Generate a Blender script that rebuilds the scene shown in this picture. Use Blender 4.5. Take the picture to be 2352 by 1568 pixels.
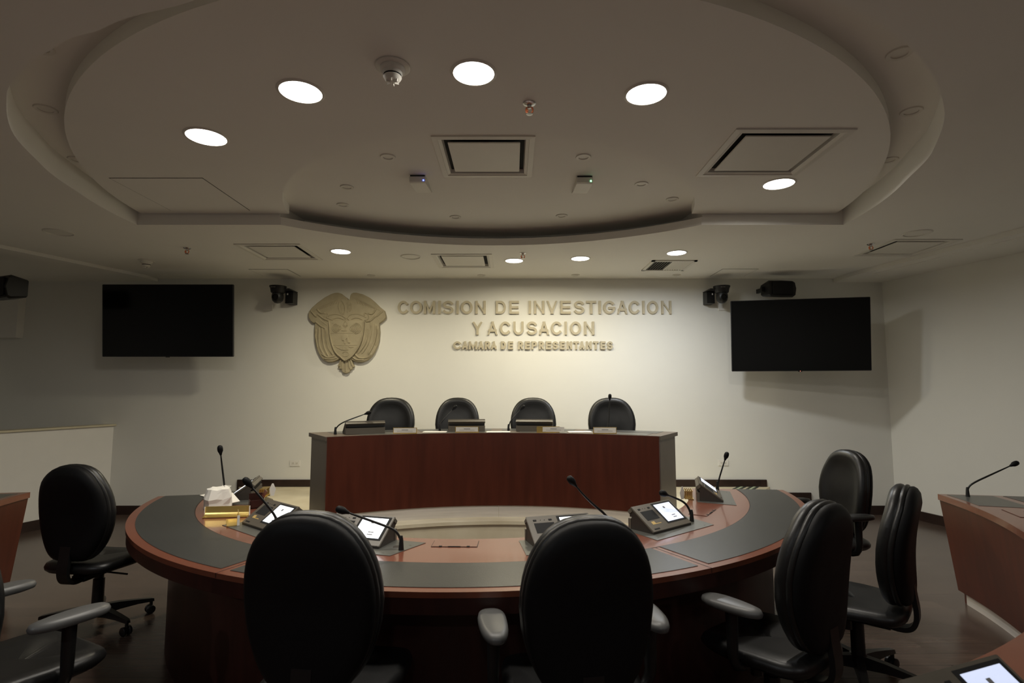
import bpy, bmesh, math, random
from mathutils import Vector, Matrix
from mathutils.geometry import tessellate_polygon
random.seed(7)
for o in list(bpy.data.objects): bpy.data.objects.remove(o, do_unlink=True)
S = bpy.context.scene
C = S.collection
PI = math.pi

# ------------------------------------------------------------------ camera
FPX = 1250.0; TH = math.atan(111 / FPX); CH = 1.5
cam = bpy.data.cameras.new('camera'); camo = bpy.data.objects.new('camera', cam); C.objects.link(camo)
camo.location = (0, 0, CH); camo.rotation_euler = (PI / 2 + TH, 0, 0)
cam.sensor_width = 36; cam.lens = 36 * FPX / 2352; cam.clip_start = 0.02
cam.dof.use_dof = True; cam.dof.focus_distance = 5.2; cam.dof.aperture_fstop = 5.0
S.camera = camo

# ------------------------------------------------------------------ world, exposure
w = bpy.data.worlds.new('world'); S.world = w; w.use_nodes = True
w.node_tree.nodes['Background'].inputs[0].default_value = (0.9, 0.95, 1.0, 1)
w.node_tree.nodes['Background'].inputs[1].default_value = 0.0
S.view_settings.view_transform = 'Standard'; S.view_settings.look = 'None'
S.view_settings.gamma = 1; S.view_settings.exposure = 0.09; S.view_settings.use_curve_mapping = False

Z0, ZC, Z1 = 2.89, 2.985, 3.06          # outer ceiling, hanging oval panel, upper ceiling
DW = 6.74                                # back wall
# downlights: x, y, z, warm colour, power
WARM = (1.0, 0.90, 0.66); NEUT = (1.0, 0.94, 0.84); COOL = (0.93, 0.97, 1.0)
LAMPS = [(-1.801, 3.088, ZC, NEUT, 13), (-1.056, 2.60, ZC, NEUT, 13), (-0.18, 2.439, ZC, NEUT, 13), (0.676, 2.62, ZC, NEUT, 13), (1.93, 3.82, ZC, NEUT, 13),
         (-1.725, 5.383, Z0, WARM, 21), (0.023, 5.773, Z0, WARM, 13), (0.725, 5.675, Z0, WARM, 13.5), (1.675, 5.436, Z0, COOL, 23)]
def lamp_light(x, y, z, col, p):
    l = bpy.data.lights.new('downlight_beam', 'AREA'); l.shape = 'DISK'; l.size = 0.19; l.energy = p; l.color = col; l.spread = math.radians(172)
    o = bpy.data.objects.new('downlight_beam', l); C.objects.link(o); o.location = (x, y, z - 0.012)
    return o
for a in LAMPS: lamp_light(*a)
# the same kind of ceiling lamps in the part of the room behind the photographer
for x, y, p in ((-3.2, -1.2, 34), (3.2, -1.2, 15), (0, -1.6, 15)): lamp_light(x, y, Z0 + 0.01, COOL, p)

# ------------------------------------------------------------------ pixel helpers (measured on the photograph, used to place things in metres)
def ray(px, py):
    u = (px - 1176) / FPX; v = (784 - py) / FPX
    return u, math.cos(TH) - v * math.sin(TH), math.sin(TH) + v * math.cos(TH)
def atz(px, py, z):
    r = ray(px, py); t = (z - CH) / r[2]; return Vector((r[0] * t, r[1] * t, z))
def aty(px, py, y):
    r = ray(px, py); t = y / r[1]; return Vector((r[0] * t, y, CH + r[2] * t))

# ------------------------------------------------------------------ materials
def mat(name, col, rough=0.5, metal=0.0, noise=0.0, nscale=8.0, bump=0.0, bscale=60.0, spec=0.5, stretch=None, coat=0.0, col2=None):
    m = bpy.data.materials.new(name); m.use_nodes = True
    n = m.node_tree.nodes; l = m.node_tree.links; b = n['Principled BSDF']
    b.inputs['Base Color'].default_value = (*col, 1); b.inputs['Roughness'].default_value = rough; b.inputs['Metallic'].default_value = metal
    b.inputs['Specular IOR Level'].default_value = spec; b.inputs['Coat Weight'].default_value = coat; b.inputs['Coat Roughness'].default_value = 0.08
    tc = n.new('ShaderNodeTexCoord'); mp = n.new('ShaderNodeMapping'); l.new(tc.outputs['Object'], mp.inputs[0])
    if stretch: mp.inputs['Scale'].default_value = stretch
    if noise or col2:
        t = n.new('ShaderNodeTexNoise'); t.inputs['Scale'].default_value = nscale; t.inputs['Detail'].default_value = 5; l.new(mp.outputs[0], t.inputs[0])
        r = n.new('ShaderNodeValToRGB'); l.new(t.outputs[0], r.inputs[0])
        c2 = col2 if col2 else tuple(c * (1 - noise) for c in col)
        r.color_ramp.elements[0].position = 0.32; r.color_ramp.elements[1].position = 0.68
        r.color_ramp.elements[0].color = (*c2, 1); r.color_ramp.elements[1].color = (*col, 1)
        l.new(r.outputs[0], b.inputs['Base Color'])
    if bump:
        t2 = n.new('ShaderNodeTexNoise'); t2.inputs['Scale'].default_value = bscale; t2.inputs['Detail'].default_value = 4; l.new(mp.outputs[0], t2.inputs[0])
        bp = n.new('ShaderNodeBump'); bp.inputs['Strength'].default_value = bump; bp.inputs['Distance'].default_value = 0.002
        l.new(t2.outputs[0], bp.inputs['Height']); l.new(bp.outputs[0], b.inputs['Normal'])
    return m
def emis(name, col, s):
    m = bpy.data.materials.new(name); m.use_nodes = True; n = m.node_tree.nodes; b = n['Principled BSDF']
    b.inputs['Base Color'].default_value = (0.8, 0.8, 0.8, 1); b.inputs['Emission Color'].default_value = (*col, 1); b.inputs['Emission Strength'].default_value = s
    return m
M = {}
M['wall'] = mat('wall_paint', (0.82, 0.81, 0.755), 0.75, noise=0.03, nscale=1.5, bump=0.12, bscale=90)
M['ceil'] = mat('ceiling_paint', (0.84, 0.825, 0.775), 0.8, noise=0.03, nscale=1.2, bump=0.08, bscale=90)
M['white'] = mat('white_enamel', (0.74, 0.72, 0.66), 0.45, noise=0.02)
M['white2'] = mat('parapet_paint', (0.82, 0.80, 0.75), 0.6, noise=0.02)
M['cap'] = mat('cap_rail', (0.62, 0.56, 0.40), 0.5, noise=0.1)
M['wood'] = mat('mahogany_panel', (0.095, 0.022, 0.011), 0.33, noise=0.28, nscale=5, stretch=(3.5, 3.5, 0.35), coat=0.05)
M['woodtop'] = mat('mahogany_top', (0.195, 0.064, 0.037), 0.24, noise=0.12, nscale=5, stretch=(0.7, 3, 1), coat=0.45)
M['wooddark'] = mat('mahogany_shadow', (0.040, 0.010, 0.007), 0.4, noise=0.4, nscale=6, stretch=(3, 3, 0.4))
M['base'] = mat('dark_baseboard', (0.030, 0.013, 0.009), 0.45, noise=0.4, nscale=12)
M['taupe'] = mat('taupe_laminate', (0.125, 0.095, 0.072), 0.42, noise=0.1)
M['steel'] = mat('brushed_kick_plate', (0.78, 0.73, 0.67), 0.38, metal=0.25, noise=0.12, nscale=14, stretch=(0.2, 0.2, 4))
M['mat'] = mat('grey_leather_inlay', (0.040, 0.041, 0.039), 0.31, noise=0.12, nscale=3, bump=0.3, bscale=260)
M['plate'] = mat('grey_metal_plate', (0.16, 0.16, 0.145), 0.35, metal=0.5, noise=0.1)
M['marble'] = mat('beige_marble', (0.86, 0.78, 0.58), 0.28, nscale=3.2, col2=(0.72, 0.63, 0.44), bump=0.05, bscale=10)
M['leather'] = mat('black_leather', (0.008, 0.008, 0.008), 0.40, noise=0.2, nscale=20, bump=0.2, bscale=160, spec=0.5)
M['shell'] = mat('black_shell', (0.0035, 0.0035, 0.004), 0.55, noise=0.2, bump=0.1, bscale=200, spec=0.2)
M['plastic'] = mat('black_plastic', (0.006, 0.006, 0.006), 0.42, noise=0.1)
M['armpad'] = mat('grey_arm_pad', (0.09, 0.09, 0.088), 0.42, noise=0.1)
M['tv'] = mat('tv_glass', (0.004, 0.004, 0.004), 0.12, spec=0.35)
M['tvf'] = mat('tv_bezel', (0.012, 0.012, 0.014), 0.35)
M['stone'] = mat('carved_sandstone', (0.43, 0.37, 0.245), 0.75, noise=0.14, nscale=9, bump=0.5, bscale=120)
M['letter'] = mat('beige_letter', (0.54, 0.48, 0.345), 0.6, noise=0.12, nscale=14, bump=0.3, bscale=120)
M['gold'] = mat('gold_anodised', (0.86, 0.62, 0.20), 0.24, metal=0.8, noise=0.1)
M['goldmat'] = mat('gold_symbol', (0.55, 0.38, 0.13), 0.5)
M['olive'] = mat('console_grey', (0.115, 0.10, 0.078), 0.42, noise=0.1)
M['consdark'] = mat('console_side', (0.035, 0.028, 0.023), 0.5)
M['black'] = mat('black_gap', (0.003, 0.003, 0.003), 0.8)
M['paper'] = mat('white_paper', (0.78, 0.75, 0.68), 0.7, noise=0.04)
M['ink'] = mat('grey_ink', (0.22, 0.22, 0.22), 0.6)
M['orange'] = mat('sprinkler_frame', (0.85, 0.25, 0.10), 0.4)
M['chrome'] = mat('chrome', (0.6, 0.6, 0.6), 0.25, metal=1.0)
M['strip_d'] = mat('dark_grip_strip', (0.05, 0.055, 0.045), 0.7)
M['strip_l'] = mat('pale_grip_strip', (0.45, 0.52, 0.35), 0.6)
M['lit'] = emis('lit_diffuser', (1.0, 0.96, 0.90), 9.0)
M['litc'] = emis('lit_diffuser_cool', (0.93, 0.95, 1.0), 9.0)
M['screen'] = emis('lit_screen', (0.60, 0.70, 1.0), 0.72)
M['screenw'] = emis('lit_screen_bright', (0.82, 0.90, 1.0), 1.1)
M['ledb'] = emis('blue_led', (0.1, 0.15, 1.0), 6); M['ledg'] = emis('green_led', (0.3, 1.0, 0.5), 6)
M['ledr'] = emis('red_led', (1.0, 0.2, 0.1), 1.5)
# floor: dark laminate with faint planks
def floor_mat():
    m = bpy.data.materials.new('dark_laminate'); m.use_nodes = True; n = m.node_tree.nodes; l = m.node_tree.links; b = n['Principled BSDF']
    tc = n.new('ShaderNodeTexCoord'); br = n.new('ShaderNodeTexBrick'); l.new(tc.outputs['Object'], br.inputs[0])
    br.inputs['Scale'].default_value = 1; br.inputs['Brick Width'].default_value = 1.2; br.inputs['Row Height'].default_value = 0.13; br.inputs['Mortar Size'].default_value = 0.0015
    br.inputs['Color1'].default_value = (0.125, 0.080, 0.058, 1); br.inputs['Color2'].default_value = (0.095, 0.058, 0.042, 1); br.inputs['Mortar'].default_value = (0.012, 0.008, 0.006, 1)
    mp = n.new('ShaderNodeMapping'); mp.inputs['Scale'].default_value = (1.2, 18, 1); l.new(tc.outputs['Object'], mp.inputs[0])
    t = n.new('ShaderNodeTexNoise'); t.inputs['Scale'].default_value = 3; t.inputs['Detail'].default_value = 6; l.new(mp.outputs[0], t.inputs[0])
    mx = n.new('ShaderNodeMix'); mx.data_type = 'RGBA'; mx.blend_type = 'MULTIPLY'; mx.inputs[0].default_value = 0.6
    l.new(br.outputs[0], mx.inputs[6]); l.new(t.outputs[0], mx.inputs[7]); 
    bc = n.new('ShaderNodeBrightContrast'); bc.inputs[1].default_value = 0.012; l.new(mx.outputs[2], bc.inputs[0]); l.new(bc.outputs[0], b.inputs['Base Color'])
    b.inputs['Roughness'].default_value = 0.24
    return m
M['floor'] = floor_mat()

# ------------------------------------------------------------------ object helpers
def setp(o, label=None, cat=None, group=None, kind=None):
    if label: o['label'] = label
    if cat: o['category'] = cat
    if group: o['group'] = group
    if kind: o['kind'] = kind
    return o
def thing(name, label, cat, loc=(0, 0, 0), rz=0.0, group=None, rot=None):
    o = bpy.data.objects.new(name, None); o.empty_display_size = 0.05; C.objects.link(o)
    o.location = loc; o.rotation_euler = rot if rot else (0, 0, rz)
    return setp(o, label, cat, group)
def link(name, me, parent=None, loc=(0, 0, 0), rz=0.0):
    o = bpy.data.objects.new(name, me); C.objects.link(o); o.parent = parent; o.location = loc; o.rotation_euler = (0, 0, rz)
    return o
def mesh(name, bm, m, smooth=None):
    me = bpy.data.meshes.new(name); bmesh.ops.recalc_face_normals(bm, faces=bm.faces)
    if smooth is not None:
        for f in bm.faces: f.smooth = True
    bm.to_mesh(me); bm.free(); me.materials.append(m)
    if smooth is not None:
        a = math.radians(smooth)
        try: me.set_sharp_from_angle(angle=a)
        except Exception: pass
    return me
def ob(name, bm, m, parent=None, smooth=None, loc=(0, 0, 0), rz=0.0):
    return link(name, mesh(name, bm, m, smooth), parent, loc, rz)
def wob(name, bm, m, parent, smooth=None):
    """part whose bmesh is in world coordinates; parent chain is unrotated"""
    p = parent; off = Vector((0, 0, 0))
    while p: off += Vector(p.location); p = p.parent
    bmesh.ops.translate(bm, verts=bm.verts, vec=-off)
    return ob(name, bm, m, parent, smooth)
def NB(): return bmesh.new()
def box(bm, x0, x1, y0, y1, z0, z1, bev=0.0):
    r = bmesh.ops.create_cube(bm, size=1)['verts']
    bmesh.ops.scale(bm, verts=r, vec=(x1 - x0, y1 - y0, z1 - z0)); bmesh.ops.translate(bm, verts=r, vec=((x0 + x1) / 2, (y0 + y1) / 2, (z0 + z1) / 2))
    if bev:
        es = {e for v in r for e in v.link_edges}
        bmesh.ops.bevel(bm, geom=list(es), offset=bev, segments=2, affect='EDGES')
    return bm
def xf(bm, M4): bmesh.ops.transform(bm, matrix=M4, verts=bm.verts); return bm
def prism(bm, pts, z0, z1, holes=None):
    loops = [[Vector((p[0], p[1], 0)) for p in pts]] + [[Vector((p[0], p[1], 0)) for p in h] for h in (holes or [])]
    flat = [p for lp in loops for p in lp]
    a = [bm.verts.new((p.x, p.y, z0)) for p in flat]; b = [bm.verts.new((p.x, p.y, z1)) for p in flat]
    for t in tessellate_polygon(loops):
        try: bm.faces.new([a[i] for i in t]); bm.faces.new([b[i] for i in reversed(t)])
        except ValueError: pass
    i0 = 0
    for lp in loops:
        n = len(lp)
        for i in range(n):
            j = (i + 1) % n
            try: bm.faces.new((a[i0 + i], a[i0 + j], b[i0 + j], b[i0 + i]))
            except ValueError: pass
        i0 += n
    return bm
def arc(cx, cy, r, a0, a1, n):
    """angles measured from the -y axis, positive towards +x (degrees)"""
    return [(cx + r * math.sin(math.radians(a0 + (a1 - a0) * i / n)), cy - r * math.cos(math.radians(a0 + (a1 - a0) * i / n))) for i in range(n + 1)]
def ringseg(bm, cx, cy, r0, r1, a0, a1, z0, z1, n=48):
    prs = [arc(cx, cy, r, a0, a1, n) for r in (r0, r1)]
    V = [[bm.verts.new((p[0], p[1], z)) for p in pr] for pr in prs for z in (z0, z1)]   # r0z0 r0z1 r1z0 r1z1
    for i in range(n):
        for A, B in ((0, 1), (1, 3), (3, 2), (2, 0)):
            bm.faces.new((V[A][i], V[A][i + 1], V[B][i + 1], V[B][i]))
    for i in (0, n): bm.faces.new((V[0][i], V[1][i], V[3][i], V[2][i]))
    return bm
def coneseg(bm, rt, rb, th, a0, a1, z0, z1, n=48):
    V = [[bm.verts.new((p[0], p[1], z)) for p in arc(0, 0, r, a0, a1, n)] for r, z in ((rb, z0), (rt, z1), (rb + th, z0), (rt + th, z1))]
    for i in range(n):
        for A, B in ((0, 1), (1, 3), (3, 2), (2, 0)): bm.faces.new((V[A][i], V[A][i + 1], V[B][i + 1], V[B][i]))
    for i in (0, n): bm.faces.new((V[0][i], V[1][i], V[3][i], V[2][i]))
    return bm
def lathe(bm, prof, n=24, c=(0, 0, 0)):
    rings = []
    for r, z in prof:
        if r < 1e-5: rings.append([bm.verts.new((c[0], c[1], c[2] + z))])
        else: rings.append([bm.verts.new((c[0] + r * math.cos(2 * PI * i / n), c[1] + r * math.sin(2 * PI * i / n), c[2] + z)) for i in range(n)])
    for A, B in zip(rings, rings[1:]):
        for i in range(n):
            j = (i + 1) % n
            if len(A) == 1 and len(B) == 1: continue
            if len(A) == 1: bm.faces.new((A[0], B[i], B[j]))
            elif len(B) == 1: bm.faces.new((A[i], A[j], B[0]))
            else: bm.faces.new((A[i], A[j], B[j], B[i]))
    return bm
def loft(bm, rings, cap=True):
    R = [[bm.verts.new(p) for p in r] for r in rings]; n = len(R[0])
    for A, B in zip(R, R[1:]):
        for i in range(n):
            j = (i + 1) % n; bm.faces.new((A[i], A[j], B[j], B[i]))
    if cap: bm.faces.new(R[0][::-1]); bm.faces.new(R[-1])
    return bm
def tube(bm, pts, rad, n=8, sub=0):
    pts = [Vector(p) for p in pts]
    if not isinstance(rad, (list, tuple)): rad = [rad] * len(pts)
    for _ in range(sub):           # corner cutting
        q = [pts[0]]; r = [rad[0]]
        for i in range(len(pts) - 1):
            q += [pts[i].lerp(pts[i + 1], .25), pts[i].lerp(pts[i + 1], .75)]; r += [rad[i] * .75 + rad[i + 1] * .25, rad[i] * .25 + rad[i + 1] * .75]
        q.append(pts[-1]); r.append(rad[-1]); pts, rad = q, r
    rings = []; up = Vector((0, 0, 1))
    t0 = (pts[1] - pts[0]).normalized(); nrm = t0.orthogonal().normalized()
    for i, p in enumerate(pts):
        t = (pts[min(i + 1, len(pts) - 1)] - pts[max(i - 1, 0)]).normalized()
        nrm = (nrm - t * nrm.dot(t)).normalized(); bi = t.cross(nrm)
        rings.append([p + (nrm * math.cos(2 * PI * k / n) + bi * math.sin(2 * PI * k / n)) * rad[i] for k in range(n)])
    return loft(bm, rings)
def poly_extrude_y(bm, pts, y0, y1):
    """pts (x,z) outline, extruded along y"""
    prism(bm, pts, 0, 1); 
    for v in bm.verts: pass
    return bm

# =================================================================== STRUCTURE
def struct(name, bm, m, parent=None, smooth=None):
    o = ob(name, bm, m, parent, smooth)
    if not parent: o['kind'] = 'structure'
    return o
XR0 = 4.645
def rwx(y): return XR0 + 0.245 * (DW - y)           # right wall line
struct('floor', box(NB(), -10, 9, -4.2, 7.0, -0.1, 0), M['floor'])
struct('wall_back', box(NB(), -10, 5.2, DW, DW + 0.15, 0, 3.3), M['wall'])
b = NB(); prism(b, [(rwx(DW + .1), DW + .1), (rwx(-4.2), -4.2), (rwx(-4.2) + .15, -4.2), (rwx(DW + .1) + .15, DW + .1)], 0, 3.3); struct('wall_right', b, M['wall'])
b = NB(); prism(b, [(-6.6, DW + .1), (-9.3, -4.2), (-9.45, -4.2), (-6.75, DW + .1)], 0, 3.3); struct('wall_left', b, M['wall'])
struct('wall_rear', box(NB(), -10, 9, -4.35, -4.2, 0, 3.3), M['wall'])
# white half-height parapet on the left, in front of the back wall
def pax(y): return -4.885 - 0.33 * (DW - y)
b = NB(); prism(b, [(pax(DW), DW), (pax(1.8), 1.8), (pax(1.8) - .12, 1.8), (pax(DW) - .12, DW)], 0, 1.062)
par = struct('wall_parapet', b, M['white2'])
b = NB(); prism(b, [(pax(DW) + .035, DW - .002), (pax(1.8) + .018, 1.8), (pax(1.8) - .14, 1.8), (pax(DW) - .14, DW - .002)], 1.062, 1.082); struct('cap_rail', b, M['cap'], par)
# bulkhead over the far-left opening
struct('wall_bulkhead', box(NB(), -8.6, aty(42, 700, 6.64).x, 6.64, DW, aty(38, 775, 6.64).z, Z0), M['white2'])
# baseboards
H = 0.105
struct('baseboard_back', box(NB(), pax(DW), -3.42, DW - 0.018, DW, 0, H), M['base'])
b = NB(); box(b, 3.60, rwx(DW), DW - 0.018, DW, 0, H); struct('baseboard_back_right', b, M['base'])
b = NB(); prism(b, [(rwx(DW) , DW), (rwx(-4), -4), (rwx(-4) - .02, -4), (rwx(DW) - .02, DW - .01)], 0, H); struct('baseboard_right', b, M['base'])
b = NB(); prism(b, [(pax(DW) + .02, DW - .02), (pax(1.8) + .02, 1.8), (pax(1.8) - .001, 1.8), (pax(DW) - .001, DW - .02)], 0, H); struct('baseboard_left', b, M['base'])
# stage: curved riser, steps at both ends
PS = 0.33
fr = arc(-.10, 2.45, 2.57, 180 - 38, 180 + 36, 40)     # front curve
front = [(x, y) for x, y in arc(-.10, 2.45, 2.57, 144, 217, 40)]
stage_pts = front + [(-2.55, 6.0), (-3.30, DW), (3.10, DW), (2.55, 6.0)]
b = NB(); prism(b, stage_pts, 0, PS - .03); st = struct('stage_platform', b, M['marble'])
fr2 = arc(-.10, 2.45, 2.545, 143.6, 217.4, 40)
b = NB(); prism(b, fr2 + [(-2.58, 5.99), (-3.33, DW - .001), (3.13, DW - .001), (2.58, 5.99)], PS - .03, PS); struct('stage_top', b, M['marble'], st)
b = NB(); prism(b, [(2.60, 5.7), (3.16, DW - .001), (3.48, DW - .001), (2.95, 5.6)], 0, PS / 2); struct('stage_step', b, M['marble'], st)
b = NB(); prism(b, [(-2.60, 5.7), (-3.36, DW - .001), (-3.42, DW - .001), (-2.95, 5.6)], 0, PS / 2); struct('stage_step', b, M['marble'], st)
for q in ([(571, 1116), (581, 1129)], [(594, 1116), (603, 1129)], [(1712, 1114), (1693, 1123)], [(1740, 1114), (1724, 1123)]):
    a_, c_ = atz(*q[0], PS), atz(*q[1], PS)
    d = (c_ - a_).normalized(); a_ = a_ + d * 0.12; nrm = Vector((d.y, -d.x, 0)); c_ = a_ + d * 0.62
    for k, mm in ((-1, 'strip_d'), (0, 'strip_l'), (1, 'strip_d')):
        b = NB(); o_ = nrm * 0.032 * k; h_ = nrm * 0.013
        prism(b, [tuple((a_ + o_ + h_)[:2]), tuple((a_ + o_ - h_)[:2]), tuple((c_ + o_ - h_)[:2]), tuple((c_ + o_ + h_)[:2])], PS, PS + .004); struct('grip_strip', b, M[mm], st)
# dark wood trim following the stage on the back wall
zt0, zt1 = PS + .005, aty(1000, 1101, DW).z
xl = aty(546, 1110, DW).x; xr = aty(1760, 1110, DW).x
b = NB(); box(b, xl, xr, DW - .02, DW, zt0, zt1); t1 = struct('trim_1', b, M['base'])
b = NB(); box(b, xl, xl + .075, DW - .021, DW, 0.1, zt1); struct('trim_2', b, M['base'])
b = NB(); box(b, xr - .075, xr, DW - .021, DW, 0.16, zt1 - .002); struct('trim_3', b, M['base'])
b = NB(); box(b, xr - .075, 3.62, DW - .022, DW, PS / 2, PS / 2 + .095); box(b, 3.55, 3.62, DW - .0225, DW, 0, PS / 2 + .09); struct('trim_4', b, M['base'])

# ceiling -----------------------------------------------------------
OC = (-.173, 4.57, 3.01); BC = (-.176, 2.422, 2.736)
RT = [(-91.4, 3.0), (-75, 3.01), (-65, 3.04), (-55, 3.07), (-46, 3.06), (-40, 3.03), (-34, 2.99), (-28, 2.94), (-20, 2.90), (0, 2.93), (20, 3.0), (30, 3.05), (50, 3.05), (60, 3.03), (70, 2.99), (91.4, 2.975)]
def fronta(off=0.0, n=120):
    out = []
    for i in range(n + 1):
        th = -91.4 + 182.8 * i / n
        for (a0, r0), (a1, r1) in zip(RT, RT[1:]):
            if th <= a1 + 1e-6: r = r0 + (r1 - r0) * (.5 - .5 * math.cos(PI * (th - a0) / (a1 - a0))); break
        a = math.radians(th); out.append((OC[0] + (r + off) * math.sin(a), min(4.50, OC[1] - (r + off) * math.cos(a))))
    return out
def outer_loop():
    a = fronta()
    h = math.degrees(math.acos((4.50 - BC[1]) / BC[2]))
    bk = arc(BC[0], BC[1], BC[2], 180 - h, 180 + h, 50)         # back bulge, right to left
    return a + bk
hole = outer_loop()
b = NB(); prism(b, [(-10, -4.3), (9, -4.3), (9, 6.9), (-10, 6.9)], Z0, Z0 + 0.068, [hole]); ceil = struct('ceiling', b, M['ceil'])
# cove back wall (set back behind the lip) and upper ceiling
b = NB()
h3 = math.degrees(math.acos((4.52 - BC[1]) / (BC[2] + .29)))
bk2 = arc(BC[0], BC[1], BC[2] + .29, 180 - h3, 180 + h3, 50)
bk2 = [q for q in bk2 if abs(q[0] - BC[0]) < 1.785]
a_ = [(x, min(y, 4.502)) for x, y in fronta(.001)]
loop2 = a_ + [(BC[0] + 1.79, 4.502)] + bk2 + [(BC[0] - 1.79, 4.502)]
vs0 = [b.verts.new((p[0], p[1], Z0 + .066)) for p in loop2]; vs1 = [b.verts.new((p[0], p[1], Z1)) for p in loop2]
for i in range(len(loop2)):
    j = (i + 1) % len(loop2); b.faces.new((vs0[i], vs0[j], vs1[j], vs1[i]))
struct('cove_wall', b, M['ceil'], ceil)
struct('upper_ceiling', box(NB(), -4, 4, 1.2, 6.2, Z1, Z1 + .05), M['ceil'], ceil)
# hanging oval panel with a round bite at its back
CC = (-.198, 4.764, 2.951); KC = (-.183, 4.758, 1.725)
xo = math.degrees(math.acos((CC[1] - 4.495) / CC[2])); xk = math.degrees(math.acos((KC[1] - 4.495) / KC[2]))
cl = arc(CC[0], CC[1], CC[2], -xo, xo, 90) + arc(KC[0], KC[1], KC[2], xk, -xk, 60)
b = NB(); prism(b, cl, ZC, Z1 - .0005); cloud = struct('ceiling_oval_panel', b, M['ceil'])
# soffit steps along the side walls
pL = [atz(0, 561, Z0), atz(330, 630, Z0)]
d = (pL[0] - pL[1]).normalized(); e0 = pL[1] + d * -0.02; e1 = e0 + d * 9
b = NB(); prism(b, [tuple(e0[:2]), tuple(e1[:2]), (e1.x - 4, e1.y), (-8, DW), (e0.x, DW)], Z0 - .035, Z0 + .001); struct('ceiling_soffit_left', b, M['ceil'])
pR = [atz(2352, 521, Z0), atz(1960, 624, Z0)]
d = (pR[0] - pR[1]).normalized(); e0 = pR[1]; e1 = e0 + d * 8.5
b = NB(); prism(b, [tuple(e0[:2]), (e0.x, DW), (rwx(DW), DW), (rwx(-2), -2), (e1.x, -2)], Z0 - .045, Z0 + .001); struct('ceiling_soffit_right', b, M['ceil'])
b = NB(); e0 = e0 + Vector((.16, -.1, 0)); prism(b, [(e0.x, e0.y), (e0.x + d.x * 8, e0.y + d.y * 8), (e0.x + d.x * 8 + .02, e0.y + d.y * 8), (e0.x + .02, e0.y)], Z0 - .053, Z0 - .045); struct('ceiling_bead_right', b, M['ceil'])

# =================================================================== CEILING THINGS
def downlight(x, y, z, cool, label, dia=0.205):
    t = thing('downlight', label, 'ceiling light', (x, y, z), group='lit round downlights'); r = dia / 2
    ob('diffuser', lathe(NB(), [(0, -.004), (r - .012, -.004), (r - .008, 0)], 40), M['litc' if cool else 'lit'], t, 40)
    ob('trim_ring', lathe(NB(), [(r - .008, 0), (r - .009, -.006), (r, -.006), (r + .006, -.001), (r + .006, 0)], 40), M['white'], t, 40)
dl = ['lit round downlight in oval panel, farthest left', 'lit round downlight in oval panel, left of the smoke detector', 'lit round downlight in oval panel, right of the smoke detector',
      'lit round downlight in oval panel, right of the sprinkler', 'lit round downlight beside the right air unit in the oval panel',
      'lit downlight near back wall, above the stone coat of arms', 'lit downlight near back wall, right below a sprinkler', 'lit downlight near back wall, between sprinkler and slatted grille',
      'bluish lit downlight right above the slatted ceiling grille']
for L, lab in zip(LAMPS, dl):
    d_ = {0: .235, 1: .222, 2: .21, 3: .215, 4: .225}.get(dl.index(lab), .205)
    downlight(L[0], L[1], L[2], L[3] == COOL, lab, d_)
def offlight(p, r, label, grp, glass=True):
    t = thing('unlit_downlight', label, 'ceiling light', tuple(p), group=grp)
    ob('trim_ring', lathe(NB(), [(r * .62, -.001), (r * .64, -.006), (r * .95, -.007), (r, -.003), (r, 0)], 32), M['white'], t, 40)
    ob('lens', lathe(NB(), [(0, -.0015), (r * .62, -.0015), (r * .63, .0)], 32), M['white'], t, 40)
sm = [(891, 360, 'left of the middle air unit'), (1340, 360, 'right of the middle air unit'), (797, 429, 'left of the left access point'), (1473, 422, 'right of the right access point'),
      (788, 470, 'at the left end of the dark ceiling cove'), (1544, 457, 'at the right end of the dark ceiling cove'), (1046, 498, 'at the left middle of the dark cove'), (1290, 495, 'at the right middle of the dark cove')]
for x, y, s in sm: offlight(atz(x, y, Z1), .052, 'small unlit round downlight in round recess, ' + s, 'small unlit downlights of the recess')
for x, y, s in [(92, 108, 'in left part of the ring recess, nearest'), (105, 250, 'in left part of the ring recess, farther one'), (2066, 122, 'in right part of the ring recess, nearest'), (2093, 255, 'in right part of the ring recess, middle one'), (2042, 367, 'in right part of the ring recess, farthest'), (178, 366, 'half hidden by left edge of the oval panel')]:
    offlight(atz(x, y, Z1), .056, 'small unlit downlight ' + s, 'small unlit downlights of the recess')
for x, y, s in [(853, 632, 'just above the stone coat of arms'), (1106, 632, 'above the word COMISION'), (1322, 631, 'above the word INVESTIGACION'), (1554, 631, 'below the slatted ceiling grille')]:
    offlight(atz(x, y, Z0), .05, 'tiny unlit downlight at the back wall ' + s, 'tiny unlit downlights along the back wall')
def ceilspk(p, r, label):
    t = thing('ceiling_speaker', label, 'ceiling light', tuple(p), group='large unlit ceiling discs')
    ob('trim_ring', lathe(NB(), [(r * .88, 0), (r * .885, -.004), (r * .93, -.008), (r, -.003), (r, 0)], 40), M['white'], t, 40)
    ob('disc', lathe(NB(), [(0, -.001), (r * .87, -.001), (r * .875, .0)], 40), M['white'], t, 40)
ceilspk(atz(135, 533, Z0), .115, 'large flush round ceiling disc at far left, unlit')
ceilspk(atz(943, 589, Z0), .105, 'unlit round ceiling disc left of middle rear air unit')
ceilspk(atz(2107, 535, Z0), .115, 'large flush round ceiling disc above far right air unit')

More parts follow.
